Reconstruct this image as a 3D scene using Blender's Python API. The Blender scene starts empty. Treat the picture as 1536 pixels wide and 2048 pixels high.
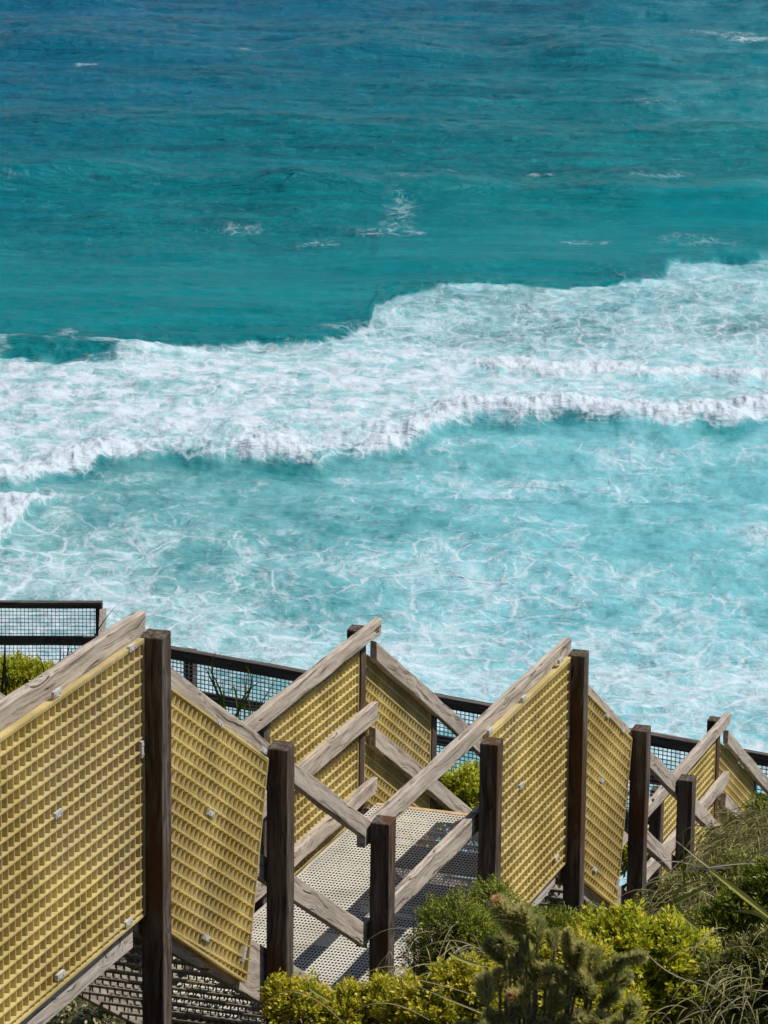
import bpy, math, random
import numpy as np
from mathutils import Vector, Matrix
rng = np.random.default_rng(7)
random.seed(7)
sc = bpy.context.scene
C = sc.collection

# ---------------------------------------------------------------- camera, light, exposure
CAMZ = 45.0                       # lookout height above the sea
PITCH, ROLL, AL = 0.25296, 0.010525, 0.327966
cam_d = bpy.data.cameras.new('camera')
cam = bpy.data.objects.new('camera', cam_d); C.objects.link(cam); sc.camera = cam
_F = Vector((0, math.cos(PITCH), -math.sin(PITCH))); _U = Vector((0, math.sin(PITCH), math.cos(PITCH))); _R = Vector((1, 0, 0))
R_ = _R*math.cos(ROLL) + _U*math.sin(ROLL); U_ = -_R*math.sin(ROLL) + _U*math.cos(ROLL)
M = Matrix((R_, U_, -_F)).transposed().to_4x4(); M.translation = (0, 0, CAMZ)
cam.matrix_world = M
cam_d.sensor_fit = 'VERTICAL'; cam_d.sensor_height = 36.0; cam_d.sensor_width = 27.0
cam_d.lens = 8045/2048*36.0
cam_d.clip_start = 0.5; cam_d.clip_end = 30000
cam_d.dof.use_dof = True; cam_d.dof.focus_distance = 25.0; cam_d.dof.aperture_fstop = 24.0

dA = Vector((math.sin(AL), math.cos(AL), 0)); dB = Vector((math.cos(AL), -math.sin(AL), 0))
sun_dir = (dB*0.6 + dA*0.24 + Vector((0, 0, 1))).normalized()
sun_el = math.asin(sun_dir.z); sun_az = math.atan2(sun_dir.x, sun_dir.y)
w = bpy.data.worlds.new('World'); sc.world = w; w.use_nodes = True
nt = w.node_tree; bg = nt.nodes['Background']
sky = nt.nodes.new('ShaderNodeTexSky'); sky.sky_type = 'NISHITA'; sky.sun_disc = False
sky.sun_elevation = sun_el; sky.sun_rotation = sun_az
sky.altitude = 50; sky.air_density = 1.0; sky.dust_density = 0.6; sky.ozone_density = 1.2
nt.links.new(sky.outputs[0], bg.inputs[0]); bg.inputs[1].default_value = 0.062
sun_l = bpy.data.lights.new('sun', 'SUN'); sun_l.energy = 4.9; sun_l.angle = math.radians(0.5); sun_l.color = (1.0, 0.94, 0.84)
sun = bpy.data.objects.new('sun', sun_l); C.objects.link(sun); sun.location = (0, 0, 120)
sun.rotation_euler = sun_dir.to_track_quat('Z', 'Y').to_euler()
sc.view_settings.view_transform = 'Standard'; sc.view_settings.look = 'None'
sc.view_settings.exposure = 0.0; sc.view_settings.gamma = 1.0; sc.view_settings.use_curve_mapping = False

# ---------------------------------------------------------------- helpers
def W(a, b, z): v = dA*a + dB*b; return Vector((v.x, v.y, z + CAMZ))
def AB(x, y): return x*dA.x + y*dA.y, x*dB.x + y*dB.y
def tag(o, label=None, cat=None, group=None, kind=None):
    if label: o['label'] = label
    if cat: o['category'] = cat
    if group: o['group'] = group
    if kind: o['kind'] = kind
    return o
def empty(name, loc, rz=0.0):
    o = bpy.data.objects.new(name, None); C.objects.link(o); o.location = loc; o.rotation_euler = (0, 0, rz)
    o.empty_display_size = 0.3; return o
def mesh_obj(name, V, Fc, mat, parent=None, smooth=False, mtx=None, attrs=None):
    me = bpy.data.meshes.new(name)
    V = np.asarray(V, dtype=np.float32)
    if isinstance(Fc, np.ndarray):
        n, k = Fc.shape
        me.vertices.add(len(V)); me.vertices.foreach_set('co', V.ravel())
        me.loops.add(n*k); me.loops.foreach_set('vertex_index', Fc.astype(np.int32).ravel())
        me.polygons.add(n); me.polygons.foreach_set('loop_start', np.arange(0, n*k, k, dtype=np.int32))
        me.update(calc_edges=True)
    else:
        me.from_pydata(V.tolist(), [], Fc); me.update()
    if smooth: me.polygons.foreach_set('use_smooth', np.ones(len(me.polygons), dtype=bool))
    me.materials.append(mat)
    for k_, a_ in (attrs or {}).items():
        a_ = np.asarray(a_, dtype=np.float32)
        if a_.ndim == 1:
            at = me.attributes.new(k_, 'FLOAT', 'POINT'); at.data.foreach_set('value', a_)
        else:
            at = me.attributes.new(k_, 'FLOAT_VECTOR', 'POINT'); at.data.foreach_set('vector', a_.ravel())
    me.validate()
    o = bpy.data.objects.new(name, me); C.objects.link(o)
    if parent: o.parent = parent
    if mtx is not None: o.matrix_local = mtx
    return o
# gradient noise in numpy
_perm = rng.permutation(512); _g = rng.normal(size=(512, 2)); _g /= np.linalg.norm(_g, axis=1)[:, None]
def pnoise(x, y):
    xi = np.floor(x).astype(int); yi = np.floor(y).astype(int); xf = x - xi; yf = y - yi
    u = xf*xf*xf*(xf*(xf*6-15)+10); v = yf*yf*yf*(yf*(yf*6-15)+10)
    def gr(i, j, dx, dy):
        h = _perm[(_perm[i % 512] + j) % 512]; return _g[h, 0]*dx + _g[h, 1]*dy
    n00 = gr(xi, yi, xf, yf); n10 = gr(xi+1, yi, xf-1, yf); n01 = gr(xi, yi+1, xf, yf-1); n11 = gr(xi+1, yi+1, xf-1, yf-1)
    return 1.4*((n00*(1-u)+n10*u)*(1-v) + (n01*(1-u)+n11*u)*v)
def fbm(x, y, o=4, lac=2.03, g=0.5):
    s = 0; a = 1; t = 0
    for i in range(o):
        s = s + a*pnoise(x*lac**i + 17.3*i, y*lac**i - 9.1*i); t += a; a *= g
    return s/t
def sst(e0, e1, x):
    t = np.clip((x-e0)/(e1-e0), 0, 1); return t*t*(3-2*t)

# ---------------------------------------------------------------- node helper
class NT:
    def __init__(s, name):
        s.m = bpy.data.materials.new(name); s.m.use_nodes = True; s.t = s.m.node_tree
        s.b = s.t.nodes['Principled BSDF']; s.out = s.t.nodes['Material Output']
    def n(s, typ, **kw):
        nd = s.t.nodes.new(typ)
        for k, v in kw.items():
            if k.startswith('_'): setattr(nd, k[1:], v)
            else: s.set(nd, k.replace('__', ' '), v)
        return nd
    def set(s, nd, k, v):
        i = nd.inputs[int(k[1:])] if (k[0] == 'i' and k[1:].isdigit()) else nd.inputs[k]
        if isinstance(v, bpy.types.NodeSocket): s.t.links.new(v, i)
        else: i.default_value = v
    def math(s, op, a, b=None, c=None, clamp=False):
        nd = s.t.nodes.new('ShaderNodeMath'); nd.operation = op; nd.use_clamp = clamp
        for i, v in enumerate((a, b, c)):
            if v is None: continue
            s.set(nd, 'i%d' % i, v)
        return nd.outputs[0]
    def mix(s, f, a, b, blend='MIX'):
        nd = s.t.nodes.new('ShaderNodeMix'); nd.data_type = 'RGBA'; nd.blend_type = blend
        s.set(nd, 'i0', f)
        for i, v in ((6, a), (7, b)):
            if not isinstance(v, bpy.types.NodeSocket) and len(v) == 3: v = (*v, 1)
            s.set(nd, 'i%d' % i, v)
        return nd.outputs[2]
    def noise(s, vec, scale, detail=4, rough=0.55, dist=0.0):
        nd = s.n('ShaderNodeTexNoise', Vector=vec, Scale=scale, Detail=detail, Roughness=rough, Distortion=dist); return nd
    def mapping(s, vec, scale=(1, 1, 1), loc=(0, 0, 0), rot=(0, 0, 0)):
        return s.n('ShaderNodeMapping', Vector=vec, Scale=scale, Location=loc, Rotation=rot).outputs[0]
    def ramp(s, f, stops, interp='LINEAR'):
        nd = s.t.nodes.new('ShaderNodeValToRGB'); nd.color_ramp.interpolation = interp
        cr = nd.color_ramp
        while len(cr.elements) < len(stops): cr.elements.new(0.5)
        for e, (p, c) in zip(cr.elements, stops):
            e.position = p; e.color = (*c, 1) if not isinstance(c, (int, float)) else (c, c, c, 1)
        s.set(nd, 'i0', f); return nd.outputs[0]
    def sstep(s, x, e0, e1):
        nd = s.t.nodes.new('ShaderNodeMapRange'); nd.interpolation_type = 'SMOOTHSTEP'
        s.set(nd, 'i0', x); s.set(nd, 'i1', e0); s.set(nd, 'i2', e1); nd.inputs[3].default_value = 0; nd.inputs[4].default_value = 1
        return nd.outputs[0]
    def attr(s, name, vec=False):
        nd = s.t.nodes.new('ShaderNodeAttribute'); nd.attribute_name = name
        return nd.outputs['Vector'] if vec else nd.outputs['Fac']
    def bump(s, h, strength, dist=0.01, normal=None):
        nd = s.n('ShaderNodeBump', Height=h, Strength=strength, Distance=dist)
        if normal is not None: s.set(nd, 'Normal', normal)
        return nd.outputs[0]

# ---------------------------------------------------------------- materials
def wood_mat(name, light, mid, dark, brown=0.0, brown_col=(0.10, 0.04, 0.015), bumps=0.6):
    N = NT(name)
    tc = N.t.nodes.new('ShaderNodeTexCoord').outputs['Object']
    oi = N.t.nodes.new('ShaderNodeObjectInfo').outputs['Random']
    off = N.n('ShaderNodeVectorMath', _operation='SCALE', i0=(37.0, 11.0, 23.0)); N.set(off, 'Scale', oi)
    p = N.n('ShaderNodeVectorMath', _operation='ADD', i0=tc, i1=off.outputs[0]).outputs[0]
    warp = N.noise(N.mapping(p, (1.3, 3, 3)), 1.6, 2).outputs['Color']
    wv = N.n('ShaderNodeVectorMath', _operation='MULTIPLY_ADD', i0=warp, i1=(0.0, 0.06, 0.10)); N.set(wv, 'i2', p)
    # knots: sparse voronoi cells pull the grain round them
    kn = N.n('ShaderNodeTexVoronoi', Vector=N.mapping(p, (2.0, 3.0, 4.5)), Scale=0.9)
    kd = N.sstep(kn.outputs['Distance'], 0.0, 0.35)
    pull = N.n('ShaderNodeVectorMath', _operation='SCALE', i0=(0, 0.05, 0.07)); N.set(pull, 'Scale', N.math('SUBTRACT', 1.0, kd))
    q = N.n('ShaderNodeVectorMath', _operation='ADD', i0=wv.outputs[0], i1=pull.outputs[0]).outputs[0]
    g1 = N.noise(N.mapping(q, (1.6, 42, 42)), 1.0, 5, 0.65).outputs['Fac']
    g2 = N.noise(N.mapping(q, (5, 170, 170)), 1.0, 3, 0.6).outputs['Fac']
    big = N.noise(N.mapping(p, (2.5, 9, 9)), 1.0, 4, 0.6).outputs['Fac']
    col = N.ramp(g1, [(0.33, dark), (0.46, mid), (0.60, light)])
    col = N.mix(N.math('MULTIPLY', N.sstep(g2, 0.42, 0.62), 0.35), col, light)
    col = N.mix(N.math('MULTIPLY', N.sstep(big, 0.50, 0.68), 0.55), col, mid)
    crack = N.math('MULTIPLY', N.sstep(N.noise(N.mapping(q, (1.1, 60, 60), (5, 3, 1)), 1.0, 3, 0.5, 0.3).outputs['Fac'], 0.635, 0.68), 0.9)
    col = N.mix(crack, col, tuple(c*0.25 for c in dark))
    knot = N.math('MULTIPLY', N.math('SUBTRACT', 1.0, N.sstep(kn.outputs['Distance'], 0.035, 0.085)), 0.8)
    col = N.mix(knot, col, tuple(c*0.5 for c in dark))
    if brown > 0:
        bn = N.noise(N.mapping(p, (1.2, 7, 7), (9, 2, 4)), 1.0, 3, 0.6).outputs['Fac']
        col = N.mix(N.math('MULTIPLY', N.sstep(bn, 0.50, 0.62), brown), col, brown_col)
    N.set(N.b, 'Base Color', col); N.b.inputs['Roughness'].default_value = 0.85
    N.b.inputs['Specular IOR Level'].default_value = 0.25
    h = N.math('SUBTRACT', N.math('ADD', N.math('MULTIPLY', g1, 0.8), N.math('MULTIPLY', g2, 0.35)), N.math('MULTIPLY', crack, 1.2))
    N.set(N.b, 'Normal', N.bump(h, bumps, 0.006)); return N.m
rail_m = wood_mat('weathered_rail_wood', (0.50, 0.435, 0.375), (0.33, 0.28, 0.235), (0.10, 0.077, 0.062))
kick_m = wood_mat('pale_edge_wood', (0.52, 0.47, 0.42), (0.37, 0.33, 0.29), (0.17, 0.14, 0.12))
post_m = wood_mat('dark_post_wood', (0.135, 0.112, 0.094), (0.054, 0.038, 0.029), (0.015, 0.010, 0.007), brown=0.85, brown_col=(0.080, 0.034, 0.014))
darkrail_m = wood_mat('dark_fence_wood', (0.125, 0.110, 0.100), (0.062, 0.052, 0.046), (0.024, 0.018, 0.016))

def frp_mat(name, base, streak):
    N = NT(name)
    tc = N.t.nodes.new('ShaderNodeTexCoord').outputs['Object']
    n1 = N.noise(tc, 2.2, 3).outputs['Fac']; n2 = N.noise(N.mapping(tc, (14, 14, 3)), 1.0, 4, 0.6).outputs['Fac']
    n3 = N.noise(tc, 90, 2).outputs['Fac']
    n4 = N.noise(tc, 0.9, 4, 0.6).outputs['Fac']; n5 = N.noise(N.mapping(tc, (30, 30, 2)), 1.0, 3, 0.6).outputs['Fac']
    c = N.mix(N.sstep(n1, 0.40, 0.62), base, tuple(x*k for x, k in zip(base, (0.80, 0.77, 0.66))))
    c = N.mix(N.math('MULTIPLY', N.sstep(n4, 0.50, 0.66), 0.55), c, (0.66, 0.58, 0.40))
    c = N.mix(N.math('MULTIPLY', N.sstep(n2, 0.56, 0.68), 0.65), c, streak)
    c = N.mix(N.math('MULTIPLY', N.sstep(n5, 0.58, 0.72), 0.40), c, (0.36, 0.29, 0.17))
    c = N.mix(N.math('MULTIPLY', N.sstep(n3, 0.5, 0.65), 0.25), c, tuple(x*0.6 for x in base))
    N.set(N.b, 'Base Color', c); N.b.inputs['Roughness'].default_value = 0.6
    N.b.inputs['Specular IOR Level'].default_value = 0.3
    try: N.b.inputs['Subsurface Weight'].default_value = 0.0
    except Exception: pass
    N.set(N.b, 'Normal', N.bump(n3, 0.3, 0.002))
    # glass-fibre resin lets a little light through
    tr = N.n('ShaderNodeBsdfTranslucent'); N.set(tr, 'Color', c)
    mx = N.n('ShaderNodeMixShader', i0=0.5); N.t.links.new(N.b.outputs[0], mx.inputs[1]); N.t.links.new(tr.outputs[0], mx.inputs[2])
    N.t.links.new(mx.outputs[0], N.out.inputs[0]); return N.m
screen_m = frp_mat('yellow_grating', (0.86, 0.75, 0.39), (0.66, 0.53, 0.38))
tread_m = frp_mat('cream_tread_grating', (0.36, 0.34, 0.29), (0.18, 0.15, 0.12))

def plain(name, col, rough=0.5, metal=0.0, var=0.15, scale=20):
    N = NT(name); tc = N.t.nodes.new('ShaderNodeTexCoord').outputs['Object']
    n = N.noise(tc, scale, 4).outputs['Fac']
    N.set(N.b, 'Base Color', N.mix(N.sstep(n, 0.35, 0.65), tuple(c*(1-var) for c in col), tuple(min(1, c*(1+var)) for c in col)))
    N.b.inputs['Roughness'].default_value = rough; N.b.inputs['Metallic'].default_value = metal
    return N.m
clip_m = plain('galvanised_clip', (0.55, 0.55, 0.53), 0.5, 0.2)
bolt_m = plain('zinc_bolt', (0.35, 0.33, 0.30), 0.45, 0.6)
wire_m = plain('dark_wire', (0.045, 0.05, 0.05), 0.6)
wireg_m = plain('grey_grating_mesh', (0.42, 0.43, 0.42), 0.6)
strip_m = plain('tan_nosing', (0.50, 0.34, 0.19), 0.7)

def deck_mat():
    N = NT('mini_mesh_deck')
    tc = N.t.nodes.new('ShaderNodeTexCoord').outputs['Object']
    sp = N.n('ShaderNodeSeparateXYZ', Vector=tc)
    def cell(o, pitch, bar):
        f = N.math('FRACT', N.math('DIVIDE', o, pitch)); return N.math('GREATER_THAN', f, bar)
    hole = N.math('MULTIPLY', cell(sp.outputs[0], 0.0205, 0.42), cell(sp.outputs[1], 0.041, 0.42))
    n = N.noise(tc, 3.0, 4).outputs['Fac']
    n2 = N.noise(tc, 120, 2).outputs['Fac']
    c = N.mix(N.sstep(n, 0.4, 0.7), (0.56, 0.54, 0.48), (0.40, 0.38, 0.33))
    c = N.mix(N.math('MULTIPLY', N.sstep(n2, 0.5, 0.7), 0.3), c, (0.3, 0.26, 0.2))
    N.set(N.b, 'Base Color', c); N.b.inputs['Roughness'].default_value = 0.7
    tr = N.n('ShaderNodeBsdfTransparent')
    mx = N.n('ShaderNodeMixShader', i0=hole); N.t.links.new(N.b.outputs[0], mx.inputs[1]); N.t.links.new(tr.outputs[0], mx.inputs[2])
    N.t.links.new(mx.outputs[0], N.out.inputs[0]); return N.m
deck_m = deck_mat()

def leaf_mat(name, stops, trans=0.3, rough=0.5):
    N = NT(name)
    r = N.attr('rnd')
    c = N.ramp(r, stops)
    N.set(N.b, 'Base Color', c); N.b.inputs['Roughness'].default_value = rough; N.b.inputs['Specular IOR Level'].default_value = 0.35
    tr = N.n('ShaderNodeBsdfTranslucent'); N.set(tr, 'Color', c)
    mx = N.n('ShaderNodeMixShader', i0=trans); N.t.links.new(N.b.outputs[0], mx.inputs[1]); N.t.links.new(tr.outputs[0], mx.inputs[2])
    N.t.links.new(mx.outputs[0], N.out.inputs[0]); return N.m
bright_leaf = leaf_mat('bright_leaf', [(0.0, (0.06, 0.09, 0.006)), (0.45, (0.34, 0.38, 0.02)), (0.8, (0.66, 0.64, 0.04)), (1.0, (0.80, 0.70, 0.08))], trans=0.4)
yellow_leaf = leaf_mat('yellow_leaf', [(0.0, (0.07, 0.09, 0.008)), (0.4, (0.33, 0.34, 0.02)), (0.8, (0.68, 0.60, 0.05)), (1.0, (0.82, 0.68, 0.12))], trans=0.4)
dark_leaf = leaf_mat('dark_leaf', [(0.0, (0.03, 0.05, 0.005)), (0.5, (0.16, 0.20, 0.016)), (0.9, (0.36, 0.39, 0.03)), (1.0, (0.46, 0.46, 0.07))])
olive_leaf = leaf_mat('olive_leaf', [(0.0, (0.04, 0.05, 0.010)), (0.5, (0.15, 0.17, 0.025)), (0.85, (0.32, 0.32, 0.08)), (1.0, (0.48, 0.43, 0.20))])
grey_leaf = leaf_mat('grey_needle', [(0.0, (0.14, 0.15, 0.03)), (0.5, (0.50, 0.50, 0.17)), (0.85, (0.72, 0.66, 0.32)), (1.0, (0.78, 0.44, 0.26))], trans=0.5)
straw_leaf = leaf_mat('straw', [(0.0, (0.10, 0.09, 0.03)), (0.4, (0.22, 0.22, 0.06)), (0.75, (0.42, 0.37, 0.17)), (1.0, (0.55, 0.50, 0.34))])
blade_leaf = leaf_mat('green_blade', [(0.0, (0.03, 0.05, 0.01)), (0.5, (0.16, 0.20, 0.03)), (1.0, (0.38, 0.38, 0.09))])
twig_m = plain('twig_bark', (0.16, 0.125, 0.10), 0.9, 0, 0.4, 60)
darkblade_m = plain('dark_reed', (0.025, 0.03, 0.012), 0.6)
soil_m = None

# ---------------------------------------------------------------- sea
UP = [(-60,205),(-40,206),(-20.3,207.3),(-14.9,208.9),(-9.9,209.1),(-6.7,210.3),(-3.5,210.5),(-1.0,214.1),(-0.5,218.8),(2.2,221.3),(5.0,223.0),(8.7,223.5),(11.5,223.0),(14.5,225.3),(16.5,230.6),(19.6,233.0),(22.6,234.7),(40,240),(70,236)]
DN = [(-60,200),(-20,203.7),(-14.8,204.3),(-9.8,207.5),(-3.5,209.4),(0.8,209.7),(4.7,206.9),(11.3,207.4),(20.3,208.7),(60,210)]
B1 = [(-60,170),(-30,174),(-17.5,177.8),(-16.2,178.8),(-15.6,181.7),(-13.4,184.1),(-9.9,185.4),(-5.2,185.1),(-3.0,184.2),(-1.6,185.8),(0.7,186.2),(2.7,189.8),(4.7,192.0),(7.1,190.8),(9.3,191.5),(11.7,191.0),(13.9,190.4),(15.8,189.9),(18.8,191.9),(40,188),(70,195)]
B2 = [(-60,201),(4.6,204.3),(8.5,202.7),(12.4,202.6),(16.3,203.1),(19.7,202.0),(60,204)]
def cv(L, X):
    L = np.array(L); return np.interp(X, L[:, 0], L[:, 1])
def build_sea():
    rr = [60.0]
    while rr[-1] < 420: rr.append(rr[-1] + max(0.10, 2.3*rr[-1]**2/(8045*CAMZ)))
    while rr[-1] < 24000: rr.append(rr[-1]*1.035)
    rr = np.array(rr)
    th = [0.0]; st = 1.9/8045
    while th[-1] < 0.125: th.append(th[-1]+st)
    while th[-1] < math.pi/2: st = min(st*1.12, 0.03); th.append(th[-1]+st)
    th = np.array(th); th = np.concatenate([-th[:0:-1], th])
    nr, nth = len(rr), len(th)
    RR, TH = np.meshgrid(rr, th, indexing='ij')
    X = RR*np.sin(TH); Y = RR*np.cos(TH)
    wx = fbm(X*0.08, Y*0.06, 3)*2.0
    yu = cv(UP, X) + fbm(X*0.35, Y*0.2+5, 4)*2.6
    yd = cv(DN, X) + fbm(X*0.25+9, Y*0.25, 4)*3.5
    y1 = cv(B1, X) + fbm(X*0.42, Y*0.0+3, 2)*1.7 + 0.25*np.abs(fbm(X*1.3, Y*0.35, 2))
    y2 = cv(B2, X) + fbm(X*0.4+7, Y*0.0, 2)*1.4 + 0.2*np.abs(fbm(X*1.5+4, Y*0.35, 2))
    far = sst(-0.3, 1.2, Y-yu)          # unbroken water beyond the foam edge
    inner = sst(-1, 3, Y-yd)
    # --- foam density
    d = np.zeros_like(X)
    cells = fbm(X*0.22, Y*0.18+40, 4); cells2 = fbm(X*0.55+3, Y*0.30, 4)
    cells3 = fbm(X*0.10+30, Y*0.13, 3)
    band = 0.90 + 0.50*cells2 - 0.30*sst(0.05, 0.5, cells3) - 0.46*sst(0.10, 0.36, fbm(X*0.30, Y*0.6+8, 4)) - 0.38*sst(0.08, 0.34, fbm(X*0.8+5, Y*1.1, 3)) - 0.20*sst(4, 16, X)
    lace = 0.40 + 0.22*cells + 0.26*sst(222, 209, Y)
    low = 0.31 + 0.32*cells + 0.30*cells3 + 0.12*cells2
    # whiter, aerated water toward the beach on the left
    beach = sst(172, 150, Y + 0.25*X + 4*cells3)
    low = low + 0.32*beach + 0.10*sst(0, -14, X)*beach
    infront = sst(1.0, -1.0, Y-y1)
    d = np.where(Y > yu, 0.0, lace)
    d = lace*(1-far)
    d = d*(inner) + band*(1-inner)*(1-far)
    d = d*(1-infront) + low*infront
    # just below the breaker the water drawn up is dark and clean
    trough = np.exp(-((Y-(y1-1.6))/1.3)**2)
    d -= 0.22*trough*(0.5+0.5*sst(-0.2, 0.3, cells))
    # breaking fronts
    r1 = np.exp(-np.clip((Y-y1), -9, 99)**2/(2*np.where(Y > y1, 2.6, 0.85)**2))
    gain1 = 0.55 + 0.45*sst(-0.25, 0.2, fbm(X*0.16+2, Y*0, 2)); gain1 = np.maximum(gain1, sst(3, 7, X)); gain1 = np.maximum(gain1, sst(-12, -15, X))
    m2 = sst(2.5, 6, X)
    r2 = np.exp(-np.clip((Y-y2), -9, 99)**2/(2*np.where(Y > y2, 2.0, 0.8)**2))*m2
    y3 = 165.5 + (X+16.5)*5.2
    r3 = sst(0, 1.2, Y-y3-fbm(X*0.8, Y*0.6, 3)*2.5)*sst(176.5, 173.5, Y + fbm(X*.7, Y*.5, 3)*3)*sst(-13.6, -15.2, X)
    d = np.maximum(d, 1.35*r1*gain1); d = np.maximum(d, 1.3*r2); d = np.maximum(d, 1.3*r3)
    # stray foam patches out in the deep water
    for (px, py, sx, sy, s) in [(0.9,247.0,1.6,6.5,.42),(0.2,241.6,2.8,1.6,.46),(-4.0,238.0,2.2,2.0,.40),(-9.0,242.2,2.2,1.8,.38),(1.6,255.7,1.6,2.0,.36),
                                (11.6,239.0,2.2,1.2,.40),(10.1,264.2,1.2,0.7,.62),(4.6,264.5,1.2,1.2,.42),(18,264,4,3,.30),(-12.2,318.8,1.0,1.0,.9),(-23.6,308.9,1.0,1.0,.9),
                                (13.7,356.5,1.6,1.4,1.1),(19,355,1.8,1.6,1.1),(23.5,356,1.4,1.4,1.0),(28.9,325.4,2.4,1.6,.8),(27,330,4,5,.40),(20,295,5,2,.33),(-17.5,212.2,1.3,2.0,.42),
                                (-1.8,214.5,2.2,1.6,.40),(14,228,4,4,.24),(19,240,4,3,.30),(-24,253,1.5,1.0,.3)]:
        d = np.maximum(d, s*np.exp(-((X-px+0.5*wx)/sx)**2-((Y-py)/sy)**2))
    # dark clean wave face on the left
    face = np.exp(-((X+17.3)/3.2)**4)*np.exp(-((Y-205.0-fbm(X*.6, Y*.3, 2))/2.0)**4)
    d -= 0.75*face
    d = np.clip(d, 0, 1.4)
    # --- aeration (milky turquoise) and water colour
    milk = 0.40*(1-far) + 0.34*infront + 0.40*cells*(1-far) + 0.10*cells*far + 0.2*cells3*infront + 0.15*beach + 0.14*sst(-6, 16, X)*infront
    milk += far*(0.16*sst(4, 24, X - (Y-240)*0.05) + 0.10*sst(0, 22, X)*sst(270, 330, Y) + 0.16*sst(-0.05, 0.4, fbm(X*0.06+4, Y*0.05, 3))*sst(0, 20, X)) + 0.25*np.exp(-((Y-yu)/4.0)**2)*sst(8, 18, X)
    milk -= 0.45*face + 0.25*trough

    deepness = sst(225, 385, Y - 1.3*X + 14*fbm(X*0.05, Y*0.03, 3))
    sand = sst(-5, -12, X + 2*cells3)*sst(163, 156, Y)*0.5
    mist = (1-far)*(0.62 + 0.3*cells) * inner + (0.74+0.30*cells2)*(1-inner)*(1-infront) + infront*(0.10 + 0.60*cells + 0.35*cells3 + 0.42*beach)
    mist = np.clip(mist, 0, 1)*(1-far)*(1-face) - 0.3*trough
    milk = milk + 0.3*(1-inner)*(1-infront)
    # --- height
    swell = 0.42*np.sin(2*math.pi*(Y + 0.10*X + 3.0*fbm(X*0.03, Y*0.02, 2))/27.0)
    chop = 0.50*fbm(X*0.13, Y*0.30, 4, g=0.55) + 0.30*(0.5-np.abs(fbm(X*0.33+Y*0.05, Y*0.85, 4))) + 0.05*fbm(X*0.9, Y*2.0, 3)
    Z = (swell + chop)*sst(60, 120, Y) * np.where(Y > 700, 0.0, 1.0)
    sh = 1-far
    calm = np.exp(-((Y-yu-14)/13.0)**2)*far
    Z = Z*(1-0.6*calm)
    def crest(yc, amp, front, back, m=1.0):
        e = Y-(yc + 5.0*fbm(X*0.045+yc, Y*0, 2) - 0.06*X); return amp*m*np.exp(-e**2/(2*np.where(e < 0, front, back)**2))
    br_ = lambda k: 0.45+0.75*sst(-0.3, 0.3, fbm(X*0.05+k, Y*0+k, 2))
    Z += crest(254, 1.5, 1.9, 7, br_(1)) + crest(279, 0.8, 2.6, 7, br_(5)) + crest(316, 1.7, 2.8, 9, br_(9)) + crest(345, 1.3, 3.5, 9, br_(13)) + crest(233, 0.45, 2.2, 6, br_(3))
    Z += sh*0.16*fbm(X*0.5, Y*0.5, 4)
    lump = 0.62 + 0.38*fbm(X*0.30+3, Y*0.30, 2) + 0.50*(0.5-np.abs(fbm(X*0.8, Y*0.6, 2))) + 0.14*(0.4-np.abs(fbm(X*2.2, Y*1.2, 2)))
    Z += 0.85*r1*gain1*lump + 0.6*r2*lump + 0.6*r3*lump
    Z += 0.9*np.exp(-((Y-206.5)/2.2)**2)*sst(-8, -14, X)
    Z += far*0.22*np.exp(-((Y-yu-1.5)/2.5)**2)
    fluff = np.clip(r1*gain1 + r2 + r3, 0, 1)
    V = np.stack([X, Y, Z], -1).reshape(-1, 3)
    idx = np.arange(nr*nth).reshape(nr, nth)
    F4 = np.stack([idx[:-1, :-1], idx[:-1, 1:], idx[1:, 1:], idx[1:, :-1]], -1).reshape(-1, 4)[:, ::-1]
    return V, F4, dict(calm=calm.ravel(), mist=np.clip(mist, 0, 1).ravel(), far=far.ravel(), side=sst(-14, 8, X+3*cells3).ravel(), foam=d.ravel(), milk=np.clip(milk, 0, 1).ravel(), deep=deepness.ravel(), fluff=fluff.ravel(), sand=sand.ravel())
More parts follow.
